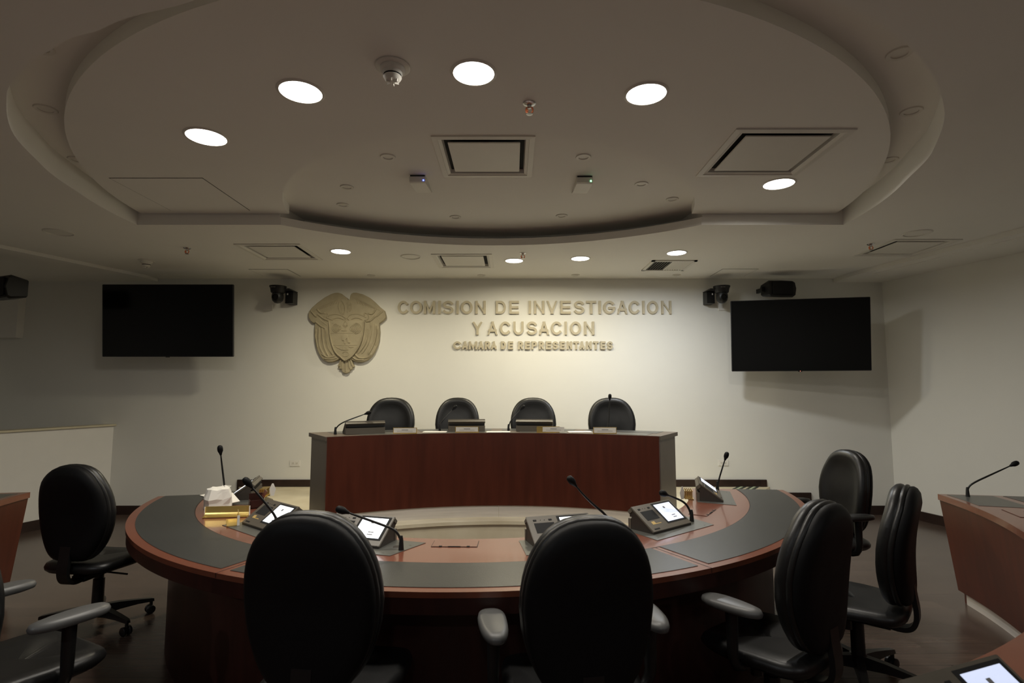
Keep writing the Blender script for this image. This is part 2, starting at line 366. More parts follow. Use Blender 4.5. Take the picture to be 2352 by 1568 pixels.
def cassette(cx, cy, z, s, label, rz=0.0, inner=0.47, drop=0.0):
    t = thing('air_unit', label, 'air conditioner', (cx, cy, z), rz, 'ceiling cassette air units'); h = s / 2; q = inner / 2
    def sq(a, zz): return [(-a, -a, zz), (a, -a, zz), (a, a, zz), (-a, a, zz)]
    b = NB(); loft(b, [sq(h, 0), sq(h, -.008), sq(h - .035, -.010), sq(h - .037, -.006), sq(h - .055, .0), sq(h - .065, .03)], cap=False); ob('frame', b, M['white'], t)
    b = NB(); loft(b, [sq(h - .055, .001), sq(h - .065, .05)], cap=False); b.faces.new([b.verts.new(p) for p in sq(h - .063, .028)]); ob('air_slot', b, M['black'], t)
    ob('panel', box(NB(), -q, q, -q, q, -.004, .004, .003), M['white'], t)
# the recesses are cut in the slabs below by sinking the black slot inside: pockets
def pocket(parent_obj, boxes):
    for bx in boxes:
        c = NB(); box(c, *bx); me = bpy.data.meshes.new('cut'); c.to_mesh(me); c.free(); co = bpy.data.objects.new('cut', me); C.objects.link(co)
        md = parent_obj.modifiers.new('b', 'BOOLEAN'); md.operation = 'DIFFERENCE'; md.solver = 'EXACT'; md.object = co
        dg = bpy.context.evaluated_depsgraph_get(); nm = bpy.data.meshes.new_from_object(parent_obj.evaluated_get(dg)); parent_obj.modifiers.clear()
        mats = list(parent_obj.data.materials); parent_obj.data = nm
        bpy.data.objects.remove(co, do_unlink=True)
CAS = [(-2.345, 5.415, Z0, .635, 'rear left ceiling air unit above the left camera'), (-.520, 5.80, Z0, .625, 'middle rear ceiling air unit above the word COMISION'),
       (3.86, 5.25, Z0, .63, 'far right ceiling air unit beside an orange-red sprinkler'), (1.625, 3.33, ZC, .69, 'large ceiling air unit in right part of the oval panel'),
       (-.178, 3.55, Z1, .645, 'middle front ceiling air unit in the round recess')]
hh = .06
pocket(ceil, [(x - .26, x + .26, y - .26, y + .26, Z0 - .02, Z0 + .055) for x, y, z, s, l in CAS[:3]])
pocket(cloud, [(1.625 - .285, 1.625 + .285, 3.33 - .285, 3.33 + .285, ZC - .02, ZC + .055)])
uc = [o for o in bpy.data.objects if o.name.startswith('upper_ceiling')][0]
pocket(uc, [(-.178 - .265, -.178 + .265, 3.55 - .265, 3.55 + .265, Z1 - .02, Z1 + .045)])
for x, y, z, s, l in CAS: cassette(x, y, z, s, l, 0.0 if abs(x - 3.86) > .1 else math.radians(0), s - .185)
def access(pts, z, label, grp='flush ceiling access panels'):
    P_ = [atz(x, y, z) for x, y in pts]; c = sum(P_, Vector()) / 4
    t = thing('access_panel', label, 'access panel', (c.x, c.y, z), group=grp)
    hx = (abs(P_[1].x - P_[0].x) + abs(P_[3].x - P_[2].x)) / 4; hy = abs(P_[2].y - P_[0].y) / 2
    b = NB(); 
    for a in ((-hx, hx, -hy, -hy + .006), (-hx, hx, hy - .006, hy), (-hx, -hx + .006, -hy, hy), (hx - .006, hx, -hy, hy)): box(b, a[0], a[1], a[2], a[3], -.001, .001)
    ob('joint', b, M['strip_d'], t); ob('panel', box(NB(), -hx + .006, hx - .006, -hy + .006, hy - .006, -.003, .002), M['ceil'], t)
access([(253, 408), (467, 408), (389, 483), (573, 483)], ZC, 'large flush access panel in left part of the oval panel')
access([(576, 618), (664, 618), (600, 634), (687, 634)], Z0, 'small access panel above the left wall camera')
access([(1659, 617), (1745, 617), (1632, 634), (1705, 635)], Z0, 'small access panel above the right wall camera')
# slatted grille
t = thing('ceiling_grille', 'slatted metal ceiling air grille below the bluish downlight', 'vent', (1.753, 6.0, Z0))
b = NB(); s = .245
for a in ((-s, s, -s, -s + .035), (-s, s, s - .035, s), (-s, -s + .035, -s, s), (s - .035, s, -s, s)): box(b, a[0], a[1], a[2], a[3], -.012, 0)
ob('frame', b, M['white'], t)
ob('backing', box(NB(), -s + .03, s - .03, -s + .03, s - .03, -.003, -.001), M['black'], t)
b = NB()
for i in range(15):
    x = -s + .05 + i * .0279; tl = -.75 if i < 7 else .75
    q = box(NB(), -.010, .010, -s + .035, s - .035, -.0007, .0007); xf(q, Matrix.Translation((x, 0, -.008)) @ Matrix.Rotation(tl, 4, 'Y'))
    me = bpy.data.meshes.new('x'); q.to_mesh(me); q.free(); b.from_mesh(me); bpy.data.meshes.remove(me)
setp(ob('slats', b, M['white'], t), kind='stuff')
def smoke(p, label, sc=1.0):
    t = thing('smoke_detector', label, 'smoke detector', tuple(p), group='ceiling smoke detectors')
    k = sc
    ob('base_plate', lathe(NB(), [(.078 * k, 0), (.080 * k, -.006), (.074 * k, -.010), (.056 * k, -.012)], 36), M['white'], t, 40)
    ob('housing', lathe(NB(), [(.058 * k, -.010), (.058 * k, -.022), (.052 * k, -.030), (.046 * k, -.032), (.045 * k, -.040), (.041 * k, -.044)], 36), M['white'], t, 40)
    ob('smoke_slot', lathe(NB(), [(.0405 * k, -.043), (.0395 * k, -.052)], 36), M['black'], t, 40)
    ob('nose', lathe(NB(), [(.041 * k, -.051), (.042 * k, -.055), (.036 * k, -.066), (.022 * k, -.074), (0, -.076)], 36), M['white'], t, 40)
    b = NB()
    for i in range(6):
        a = i * PI / 3; box_ = box(NB(), -.002, .002, .010 * k, .030 * k, -.082, -.062); xf(box_, Matrix.Rotation(a, 4, 'Z')); me = bpy.data.meshes.new('x'); box_.to_mesh(me); box_.free(); b.from_mesh(me); bpy.data.meshes.remove(me)
    ob('fins', b, M['white'], t)
smoke(atz(902, 152, ZC), 'white round smoke detector between two lit downlights of the oval panel')
smoke(atz(337, 598, Z0), 'white smoke detector near the left television')
def sprinkler(p, label):
    t = thing('sprinkler', label, 'sprinkler', tuple(p), group='ceiling sprinklers')
    ob('escutcheon', lathe(NB(), [(.034, 0), (.034, -.004), (.026, -.010), (.012, -.012)], 24), M['chrome'], t, 40)
    ob('body', lathe(NB(), [(.011, -.010), (.011, -.026), (.008, -.028), (0, -.028)], 16), M['chrome'], t, 40)
    b = NB(); tube(b, [(.012, 0, -.022), (.018, 0, -.034), (.016, 0, -.048), (.004, 0, -.056)], .0045, 6); tube(b, [(-.012, 0, -.022), (-.018, 0, -.034), (-.016, 0, -.048), (-.004, 0, -.056)], .0045, 6)
    box(b, -.020, -.006, -.006, .006, -.046, -.036); ob('frame_arms', b, M['orange'], t, 60)
    ob('deflector', lathe(NB(), [(0, -.056), (.016, -.057), (.017, -.060), (0, -.061)], 16), M['chrome'], t, 40)
sprinkler(atz(1216, 237, ZC), 'orange and chrome sprinkler in the oval panel, largest one')
sprinkler(atz(430, 569, Z0), 'orange-red sprinkler above the left television')
sprinkler(atz(1201, 581, Z0), 'orange-red sprinkler beside a lit downlight near the back wall')
sprinkler(atz(2000, 560, Z0), 'orange sprinkler at the far right air unit')
def apoint(pts, led, label):
    P_ = [atz(x, y, Z1 - .02) for x, y in pts]; c = sum(P_, Vector()) / 4
    t = thing('wireless_access_point', label, 'access point', (c.x, c.y, Z1), group='wedge-shaped ceiling access points')
    hx = .058; hy = .17
    b = NB(); prof = [(-hy, -.012), (-hy, -.052), (-hy + .02, -.056), (hy - .1, -.030), (hy, -.010), (hy, 0), (-hy + .02, 0)]
    loft(b, [[(x, y, z) for y, z in prof] for x in (-hx, -hx + .006, hx - .006, hx)]); ob('housing', b, M['white'], t)
    ob('front_slot', box(NB(), -hx + .005, hx - .005, -hy - .001, -hy + .012, -.012, -.004), M['black'], t)
    ob('status_led', box(NB(), hx - .018, hx - .010, -hy - .003, -hy + .002, -.045, -.037), M[led], t)
apoint([(945, 406), (974, 406), (960, 447), (990, 447)], 'ledb', 'white wedge-shaped access point with blue light')
apoint([(1324, 406), (1361, 406), (1312, 450), (1350, 450)], 'ledg', 'white wedge-shaped access point with green light')

# =================================================================== BACK WALL THINGS
YW = DW
def television(c, rz, wd, ht, label, lens=True):
    t = thing('television', label, 'television', tuple(c), rot=(math.radians(5.07), 0, rz), group='wall televisions')
    ob('housing', box(NB(), -wd / 2, wd / 2, .0, .035, -ht / 2, ht / 2, .004), M['tvf'], t)
    b = NB(); box(b, -wd / 2 + .006, wd / 2 - .006, -.0015, .001, -ht / 2 + .010, ht / 2 - .006); ob('screen', b, M['tv'], t)
    ob('rear_cover', box(NB(), -wd * .3, wd * .3, .035, .075, -ht * .38, ht * .25, .01), M['tvf'], t)
    ob('wall_mount', box(NB(), -.2, .2, .075, .10, -.15, .15), M['plastic'], t)
    b = NB(); tube(b, [(0, .09, 0), (.10, .27, 0), (0, .46, 0)], .02, 8); box(b, -.10, .10, .44, .475, -.14, .14); ob('mount_arm', b, M['plastic'], t)
    ob('sensor', box(NB(), -.022, .022, -.003, .012, -ht / 2 - .007, -ht / 2 + .001, .002), M['plastic'], t)
    return t
a0, a1 = aty(240, 654, 6.27), aty(531, 819, 6.27)
television(((a0.x + a1.x) / 2, 6.27, (a0.z + a1.z) / 2), 0, abs(a1.x - a0.x), a0.z - a1.z, 'wide black television on the left, left of the stone coat of arms')
p0, p1, q0, q1 = aty(1677, 692, 6.40), aty(1996, 682, 6.10), aty(1678, 853, 6.40), aty(1997, 851, 6.10)
tv2 = television(((p0.x + p1.x) / 2, 6.25, (p0.z + p1.z + q0.z + q1.z) / 4), math.atan2(p1.y - p0.y, p1.x - p0.x), math.hypot(p1.x - p0.x, p1.y - p0.y), (p0.z - q0.z + p1.z - q1.z) / 2, 'wide black television on the right, angled away from the back wall')
o = ob('standby_light', box(NB(), -.004, .004, -.004, -.002, -.4125 - .006, -.4125 - .001), M['ledr'], tv2); o.location.z = .0
def ptz(cxpx, side, label):
    # side=+1: bracket plate on the right of the camera head (as seen)
    p = aty(cxpx, 675, 6.5); t = thing('wall_camera', label, 'camera', (p.x, p.y, 0), group='black dome cameras')
    zt = aty(cxpx, 657, 6.5).z; zb = aty(cxpx, 697, 6.5).z
    b = NB(); pr = []
    x0, x1 = (.05 * side, .145 * side)
    box(b, min(x0, x1), max(x0, x1), .10, DW - p.y, zb + .02, zt - .05); box(b, min(-.02 * side, x1), max(-.02 * side, x1), -.02, DW - p.y, zt - .045, zt - .03)
    ob('wall_bracket', b, M['plastic'], t)
    b = NB(); lathe(b, [(0, 0), (.098, 0), (.100, -.006), (.088, -.03), (.080, -.075), (.072, -.085), (0, -.085)], 28, (0, 0, zt)); ob('camera_base', b, M['plastic'], t, 40)
    b = NB(); r = .068; zc_ = zb + r
    lathe(b, [(0, -r), (r * .5, -r * .87), (r * .87, -r * .5), (r, 0), (r, .035), (r * .9, .06), (0, .06)], 28, (0, 0, zc_)); ob('camera_head', b, M['plastic'], t, 50)
    b = NB(); lathe(b, [(0, .0), (.022, .0), (.026, -.012), (.036, -.012), (.036, .01)], 20); xf(b, Matrix.Translation((0, -r - .002, zc_ + .005)) @ Matrix.Rotation(-PI / 2, 4, 'X')); ob('lens', b, M['tv'], t, 40)
    ob('label_sticker', box(NB(), min(.07 * side, .085 * side), max(.07 * side, .085 * side), .097, .0995, zt - .09, zt - .07), M['paper'], t)
    b = NB(); [box(b, x, x + .012, -.0925, -.0885, zt - .028, zt - .024) for x in (-.045, -.025, -.005)]; ob('indicator_marks', b, M['chrome'], t)
ptz(638, 1, 'black dome camera beside the left television')
ptz(1658, -1, 'black dome camera beside the right television')
for x, y, lab in [(616, 706, 'blank white wall plate under the left dome camera'), (1660, 706, 'blank white wall plate under the right dome camera')]:
    p = aty(x, y, DW); t = thing('wall_plate', lab, 'wall plate', tuple(p), group='blank wall plates'); ob('cover', box(NB(), -.06, .06, -.016, 0, -.038, .038, .004), M['white2'], t)
for x, y, lab in [(678, 1063, 'white double power outlet left of the raised desk'), (1661, 1062, 'white double power outlet right of the raised desk')]:
    p = aty(x, y, DW); t = thing('power_outlet', lab, 'power outlet', tuple(p), group='double power outlets')
    ob('cover', box(NB(), -.062, .062, -.008, 0, -.038, .038, .003), M['white2'], t)
    for sx in (-.022, .022):
        s_ = ob('socket', box(NB(), sx - .017, sx + .017, -.010, -.007, -.014, .014, .003), M['paper'], t)
        b = NB(); box(b, sx - .009, sx - .007, -.0105, -.0095, -.004, .005); box(b, sx + .006, sx + .008, -.0105, -.0095, -.004, .005); box(b, sx - .002, sx + .002, -.0105, -.0095, -.010, -.006); ob('slots', b, M['black'], s_)
def speaker(p, rz, tilt, wd, ht, side, label):
    t = thing('wall_speaker', label, 'speaker', tuple(p), rot=(tilt, 0, rz), group='black wall loudspeakers')
    b = NB(); dp = .16; rings = []
    for x, s_ in ((-wd / 2, .75), (-wd / 2 + .02, .95), (0, 1.0), (wd / 2 - .03, .97), (wd / 2 - .005, .8)):
        h = ht / 2 * s_
        rings.append([(x, -dp * .5, -h * .9), (x, -dp * .5 - .02, 0), (x, -dp * .5, h * .9), (x, -dp * .35, h), (x, dp * .5, h * .75), (x, dp * .5, -h * .75), (x, -dp * .35, -h)])
    loft(b, rings); ob('cabinet', b, M['plastic'], t, 30)
    ob('grille', box(NB(), -wd / 2 + .03, wd / 2 - .04, -dp * .5 - .024, -dp * .5 - .008, -ht * .38, ht * .38, .008), M['black'], t)
    b = NB(); box(b, side * wd / 2 - .04, side * wd / 2 + .04, .0, .03, -.03, .03); box(b, side * wd / 2 - .01, side * wd / 2 + .02, .0, .16, -.025, .025); ob('bracket', b, M['plastic'], t)
speaker(aty(1787, 665, 6.45), math.radians(8), 0, .345, .205, -1, 'black loudspeaker above the right television')
speaker(aty(14, 664, 5.55), math.radians(-25), math.radians(0), .50, .25, -1, 'black loudspeaker at the far left edge under the ceiling')

# lettering
def cv(cx, cy, rx, ry, a0, a1, n=14):
    return [(cx + rx * math.cos(math.radians(a0 + (a1 - a0) * i / n)), cy + ry * math.sin(math.radians(a0 + (a1 - a0) * i / n))) for i in range(n + 1)]
GL = {'I': [[(.5, 0), (.5, 1)]], 'C': [cv(.53, .5, .53, .5, 42, 318, 26)], 'O': [cv(.5, .5, .5, .5, 90, 450, 36)],
 'M': [[(0, 0), (0, 1)], [(1, 0), (1, 1)], [(.03, 1), (.5, .12), (.97, 1)]], 'N': [[(0, 0), (0, 1)], [(1, 0), (1, 1)], [(.03, 1), (.97, 0)]],
 'E': [[(0, 0), (0, 1)], [(0, 1), (1, 1)], [(0, .5), (.93, .5)], [(0, 0), (1, 0)]], 'V': [[(0, 1), (.5, 0)], [(.5, 0), (1, 1)]], 'Y': [[(0, 1), (.5, .45)], [(1, 1), (.5, .45)], [(.5, .5), (.5, 0)]],
 'T': [[(0, 1), (1, 1)], [(.5, 1), (.5, 0)]], 'A': [[(0, 0), (.46, 1)], [(1, 0), (.54, 1)], [(.2, .28), (.8, .28)]], 'D': [[(0, 0), (0, 1)], [(0, 1), (.4, 1)] + cv(.45, .5, .55, .5, 90, -90, 18) + [(.4, 0), (0, 0)]],
 'U': [[(0, 1), (0, .42)] + cv(.5, .42, .5, .42, 180, 360, 18) + [(1, 1)]], 'S': [cv(.5, .75, .47, .25, 25, 250, 18) + cv(.5, .25, .5, .25, 90, -155, 20)[1:]],
 'G': [cv(.5, .5, .5, .5, 42, 335, 26) + [(1, .44)], [(.55, .44), (1, .44)]], 'P': [[(0, 0), (0, 1)], [(0, 1), (.6, 1)] + cv(.6, .73, .4, .27, 90, -90, 14) + [(0, .46)]],
 'R': [[(0, 0), (0, 1)], [(0, 1), (.6, 1)] + cv(.6, .75, .38, .25, 90, -90, 14) + [(0, .5)], [(.5, .5), (1, 0)]]}
def glyph(ch, w_, h, th, dp):
    """monoline letter in a w_ x h box, stroke th, standing proud of the wall by dp (towards -y)"""
    bm = NB(); hw = min(th, w_ if ch == 'I' else 9) / 2
    if ch == 'I': hw = w_ / 2
    for si, st in enumerate(GL[ch]):
        closed = ch == 'O'
        P_ = [Vector((hw + x * (w_ - 2 * hw), hw + y * (h - 2 * hw))) for x, y in st]
        if closed: P_ = P_[:-1]
        else:
            P_[0] = P_[0] + (P_[0] - P_[1]).normalized() * hw * (1.6 if ch in 'AVMN' else 1); P_[-1] = P_[-1] + (P_[-1] - P_[-2]).normalized() * hw * (1.6 if ch in 'AVMN' else 1)
        n = len(P_); V = []
        for i, p in enumerate(P_):
            if closed: a, c = P_[i - 1], P_[(i + 1) % n]
            else: a, c = P_[max(i - 1, 0)], P_[min(i + 1, n - 1)]
            d0 = (p - a).normalized() if p != a else (c - p).normalized(); d1 = (c - p).normalized() if c != p else d0
            m_ = Vector((-(d0.y + d1.y), d0.x + d1.x)).normalized(); k = hw / max(.55, m_.dot(Vector((-d0.y, d0.x))))
            row = []
            for sg in (1, -1):
                q = p + m_ * k * sg; q.y = min(h, max(0, q.y)); q.x = min(w_ * 1.0 + .0005, max(-.0005, q.x))
                row += [bm.verts.new((q.x, 0, q.y)), bm.verts.new((q.x, -dp - si * .0006, q.y))]
            V.append(row)
        for i in range(n if closed else n - 1):
            A_, B_ = V[i], V[(i + 1) % n]
            for u, v in ((0, 1), (1, 3), (3, 2), (2, 0)):
                try: bm.faces.new((A_[u], A_[v], B_[v], B_[u]))
                except ValueError: pass
        if not closed:
            for r_ in (V[0], V[-1]): bm.faces.new((r_[0], r_[1], r_[3], r_[2]))
    return bm
LT = .024
def signline(name, label, letters, yt, yb, off):
    zt = aty(1200, yt, DW - LT).z; zb = aty(1200, yb, DW - LT).z
    xm = aty(sum(l[1] for l in letters) / len(letters), yt, DW).x
    t = thing(name, label, 'wall lettering', (xm, DW, zb), group='raised wall lettering')
    for ch, xa, xb in letters:
        A_ = aty(xa, yt, DW - LT).x; B_ = aty(xb, yt, DW - LT).x; bm = glyph(ch, B_ - A_, zt - zb, (zt - zb) * off, LT)
        ob('letter_' + ch.lower(), bm, M['letter'], t, loc=(A_ - xm, 0, 0))
signline('wall_lettering', 'raised beige letters reading COMISION DE INVESTIGACION, top line',
 [('C', 913.5, 937.8), ('O', 941.6, 969.4), ('M', 973.5, 999.5), ('I', 1006.6, 1012.2), ('S', 1017.3, 1041.6), ('I', 1048.5, 1053.6), ('O', 1058.7, 1085.7), ('N', 1092, 1115.8), ('D', 1138.5, 1162), ('E', 1170, 1192),
  ('I', 1214.2, 1219.6), ('N', 1226.5, 1250.3), ('V', 1255.9, 1279.7), ('E', 1287, 1311), ('S', 1318.6, 1342), ('T', 1346.6, 1369.6), ('I', 1375.6, 1380.6), ('G', 1386, 1413.2), ('A', 1417.9, 1441.2), ('C', 1444.4, 1469.3), ('I', 1475.5, 1480.6), ('O', 1486.5, 1512), ('N', 1518.8, 1542.2)], 690.5, 720.5, .175)
signline('wall_lettering', 'raised beige letters reading Y ACUSACION, middle line',
 [('Y', 1085.5, 1108), ('A', 1120, 1143), ('C', 1148, 1172.3), ('U', 1179, 1202.7), ('S', 1210, 1233.3), ('A', 1238.2, 1261.2), ('C', 1265.4, 1290.3), ('I', 1297.1, 1302.2), ('O', 1309.4, 1335), ('N', 1342, 1365.3)], 738, 768.5, .175)
signline('wall_lettering', 'small bold raised letters reading CAMARA DE REPRESENTANTES, bottom line',
 [('C', 1041, 1059), ('A', 1061.5, 1074.7), ('M', 1077.3, 1096), ('A', 1098.5, 1110.7), ('R', 1113.8, 1126), ('A', 1127.8, 1141), ('D', 1150.5, 1162), ('E', 1167, 1178.8), ('R', 1190, 1201.7), ('E', 1205.7, 1217.4), ('P', 1220.8, 1233.5), ('R', 1237.6, 1249.5), ('E', 1253.5, 1266.3), ('S', 1269, 1282.2), ('E', 1286, 1297.7), ('N', 1302, 1314.3), ('T', 1317.5, 1330), ('A', 1331.8, 1342.4), ('N', 1346.6, 1359.4), ('T', 1363, 1375), ('E', 1379, 1390.9), ('S', 1394.5, 1407.7)], 783.5, 802, .235)

# carved coat of arms ---------------------------------------------------
EO = aty(796, 860, DW)
em = thing('coat_of_arms', 'carved beige stone coat of arms with shield, draped flags and wings', 'wall carving', tuple(EO))
def ez(X, Y_):                                   # traced point of the carving -> local metres (x, z)
    p = aty(690 + X / 6.818, 650 + Y_ / 6.818, DW - .05); return (p.x - EO.x, p.z - EO.z)
def slab(pts, y0, y1, name, parent, bev=.006, m='stone', smooth=30):
    L_ = [ez(*p) for p in pts]
    b = NB(); f = b.faces.new([b.verts.new((x, -y0, z)) for x, z in L_]); b.normal_update()
    ex = bmesh.ops.extrude_face_region(b, geom=[f]); vs = [v for v in ex['geom'] if isinstance(v, bmesh.types.BMVert)]
    for v in vs: v.co.y = -y1
    top = [g for g in ex['geom'] if isinstance(g, bmesh.types.BMFace)]
    if bev:
        b.normal_update(); es = list({e for f_ in top for e in f_.edges}); bmesh.ops.bevel(b, geom=es, offset=bev, segments=3, affect='EDGES', profile=.5)
    return ob(name, b, M[m], parent, smooth)
def cr(pts, n=6, closed=False):
    """Catmull-Rom smoothing of 2-D points"""
    out = []; N = len(pts)
    for i in range(N - (0 if closed else 1)):
        P_ = [Vector(pts[(i + k) % N] if closed else pts[min(max(i + k, 0), N - 1)]) for k in (-1, 0, 1, 2)]
        for j in range(n):
            t = j / n; out.append(tuple(.5 * ((2 * P_[1]) + (P_[2] - P_[0]) * t + (2 * P_[0] - 5 * P_[1] + 4 * P_[2] - P_[3]) * t * t + (-P_[0] + 3 * P_[1] - 3 * P_[2] + P_[3]) * t ** 3)))
    if not closed: out.append(tuple(pts[-1]))
    return out
def ridge(lines, yb, r, name, parent, sm=True):
    b = NB()
    for L_ in lines:
        q = cr(L_, 5) if sm and len(L_) > 2 else L_
        tube(b, [(ez(*p)[0], -yb, ez(*p)[1]) for p in q], [r * .6] + [r * 1.35] * (len(q) - 2) + [r * .6], 6)
    return ob(name, b, M['stone'], parent, 60)
wingsL = [(750, 262), (735, 235), (690, 205), (640, 165), (590, 150), (540, 152), (480, 172), (380, 225), (270, 305), (180, 385), (135, 445), (125, 490), (130, 540), (160, 590), (195, 622), (232, 622)]
body = [(222, 690), (220, 760), (224, 850), (240, 960), (270, 1060), (310, 1140), (360, 1200), (430, 1232), (500, 1232), (570, 1210), (625, 1180), (700, 1190), (795, 1195), (830, 1215), (900, 1238), (970, 1235), (1050, 1205), (1110, 1150), (1160, 1080), (1205, 980), (1230, 880), (1240, 760), (1232, 640)]
wingsR = [(1240, 627), (1290, 590), (1335, 545), (1335, 500), (1315, 430), (1240, 370), (1160, 290), (1080, 225), (980, 175), (880, 150), (830, 150), (795, 170), (780, 205), (770, 260)]
slab(wingsL[:-1] + [(232, 626)] + body + wingsR, 0, .060, 'backplate', em, .010)
slab(cr([(625, 1175), (600, 1250), (578, 1298), (608, 1312), (600, 1335), (640, 1350), (655, 1388), (690, 1406), (730, 1408), (765, 1385), (768, 1365), (805, 1345), (812, 1318), (838, 1306), (820, 1260), (795, 1185)], 3), 0, .050, 'tassel', em, .006)
ridge([[(640, 1190), (625, 1260), (612, 1310)], [(665, 1200), (655, 1290), (650, 1350)], [(710, 1215), (708, 1300), (710, 1390)], [(755, 1200), (762, 1290), (775, 1345)], [(780, 1190), (800, 1260), (815, 1300)]], .050, .007, 'tassel_pleats', em)
sh = [(462, 590), (1005, 590), (998, 700), (975, 850), (930, 980), (870, 1080), (800, 1160), (710, 1215), (640, 1160), (560, 1080), (505, 950), (475, 800)]
shield = slab(sh, .055, .082, 'shield', em, .006)
ridge([[sh[0]] + sh[11:6:-1] + [sh[7]], sh[1:8]], .083, .007, 'shield_rim', em)
ridge([[(480, 785), (965, 785)], [(515, 972), (905, 972)]], .083, .006, 'shield_bars', em, False)
# emblems on the shield
def ac(cx, cy, rx, ry, a0, a1, n=7): return [(cx + rx * math.cos(math.radians(a0 + (a1 - a0) * k / n)), cy + ry * math.sin(math.radians(a0 + (a1 - a0) * k / n))) for k in range(n + 1)]
horn = [ac(790 + 10 * k, 712, 24 + 15 * k, 30 + 10 * k, -75, 80) for k in range(7)] + [ac(650 - 8 * k, 708, 22 + 15 * k, 28 + 10 * k, 105, 250) for k in range(6)]
horn += [ac(632, 700, 20, 28, 0, 360, 10), ac(805, 722, 18, 24, 0, 360, 10), ac(718, 640, 26, 34, 0, 360, 10), ac(718, 640, 40, 50, 20, 160), [(718, 675), (716, 745)], [(680, 660), (700, 700)], [(760, 660), (738, 700)], [(655, 742), (690, 750), (740, 748)], [(500, 628), (530, 640)], [(940, 628), (915, 645)]]
ridge(horn, .083, .0036, 'fruit_horns', em)
slab(cr([(665, 880), (668, 830), (700, 803), (745, 805), (768, 840), (775, 890), (792, 935), (765, 942), (748, 910), (742, 870), (725, 890), (720, 950), (700, 950), (695, 905), (672, 905)], 3), .078, .092, 'liberty_cap', em, .003)
ridge([[(640, 1040), (700, 1050), (765, 1045)], [(700, 990), (760, 1040)], [(700, 990), (690, 1040)], [(650, 1050), (760, 1052)], [(680, 1000), (680, 1040)], [(740, 1000), (745, 1040)], [(560, 985), (600, 1020), (650, 1035)], [(760, 990), (800, 1010), (850, 1000)], [(670, 1110), (690, 1080), (750, 1080), (770, 1110), (740, 1145), (690, 1145), (670, 1110)], [(700, 1085), (700, 1140)], [(720, 1085), (720, 1140)], [(740, 1085), (740, 1140)]], .083, .0036, 'ships', em)
# scroll ribbon
ridge([[(385, 560), (390, 500), (430, 470), (440, 510), (420, 540), (470, 565), (560, 600), (640, 605), (710, 575), (730, 545), (790, 600), (860, 605), (940, 590), (1040, 580), (1075, 540), (1060, 490), (1010, 470), (1005, 510)],
       [(400, 540), (480, 500), (560, 490), (650, 510), (720, 550), (780, 500), (860, 485), (950, 500), (1040, 540)], [(500, 570), (560, 550), (620, 548), (690, 575)], [(800, 570), (860, 548), (920, 552), (985, 580)]], .060, .0055, 'scroll_ribbon', em)
# condor feathers
fl = []
for i in range(9):
    a = i / 8; fl.append([(620 + 60 * a, 215 + 130 * a * 0 + 20), (600 - 30 * i, 260 + 12 * i), (560 - 45 * i, 330 + 16 * i)])
for i in range(9):
    fl.append([(830 - 6 * i + 30, 215), (880 + 26 * i, 250 + 12 * i), (905 + 44 * i, 330 + 13 * i)])
ridge(fl, .058, .0045, 'wing_feathers', em)
ridge([[(620, 270), (600, 360), (625, 450), (665, 500)], [(640, 270), (690, 340), (700, 430), (670, 500)], [(655, 300), (655, 420), (668, 490)], [(740, 300), (750, 380), (740, 470)], [(790, 300), (800, 380), (770, 450)], [(760, 350), (800, 350), (790, 400), (755, 400)]], .058, .007, 'laurel_and_head', em)
# draped flags: folds
ridge([[(165, 430), (235, 515), (265, 520)], [(260, 400), (320, 465), (400, 468)], [(265, 480), (370, 560), (450, 590)], [(235, 600), (330, 680), (400, 710)], [(400, 700), (408, 850), (440, 1010), (520, 1130)], [(345, 690), (350, 850), (380, 1010), (445, 1150)], [(300, 690), (290, 850), (310, 1000), (380, 1140)], [(250, 720), (245, 850), (275, 1010)],
       [(330, 1100), (430, 1165), (540, 1140)], [(370, 1180), (470, 1190), (580, 1165)], [(300, 560), (400, 640)], [(320, 590), (420, 660)]], .058, .010, 'flag_folds_left', em)
ridge([[(1300, 430), (1205, 515), (1190, 515)], [(1190, 400), (1130, 480), (1060, 470)], [(1195, 500), (1100, 590), (1020, 600)], [(1110, 600), (1108, 760), (1060, 950), (960, 1110)], [(1050, 700), (1050, 800), (1010, 960), (900, 1110)], [(1180, 640), (1185, 800), (1140, 980), (1060, 1120)], [(1215, 680), (1215, 820), (1180, 980)],
       [(850, 1100), (920, 1170), (1050, 1165), (1120, 1100)], [(810, 1150), (880, 1200), (1000, 1200)], [(1200, 540), (1240, 600)]], .058, .010, 'flag_folds_right', em)

# =================================================================== TABLES
# inner curved table ------------------------------------------------------
TC = (-.25, 4.40); TZ = .75
tb = thing('curved_table', 'curved mahogany conference table with dark leather writing surfaces', 'table', (TC[0], TC[1], 0))
AL, AR = -78.3, 84.5
ob('tabletop', ringseg(NB(), 0, 0, 1.575, 2.30, AL, AR, TZ - .022, TZ, 110), M['woodtop'], tb, 30)
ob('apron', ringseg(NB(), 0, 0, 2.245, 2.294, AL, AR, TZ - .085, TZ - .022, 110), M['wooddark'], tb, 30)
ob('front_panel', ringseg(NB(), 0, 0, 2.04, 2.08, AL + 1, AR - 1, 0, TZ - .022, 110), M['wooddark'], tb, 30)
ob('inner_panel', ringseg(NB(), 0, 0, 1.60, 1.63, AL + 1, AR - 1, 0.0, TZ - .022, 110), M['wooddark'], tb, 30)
for a in (AL + .5, AR - 1.5): ob('end_panel', ringseg(NB(), 0, 0, 1.60, 2.08, a, a + 1, 0, TZ - .022, 2), M['wood'], tb)
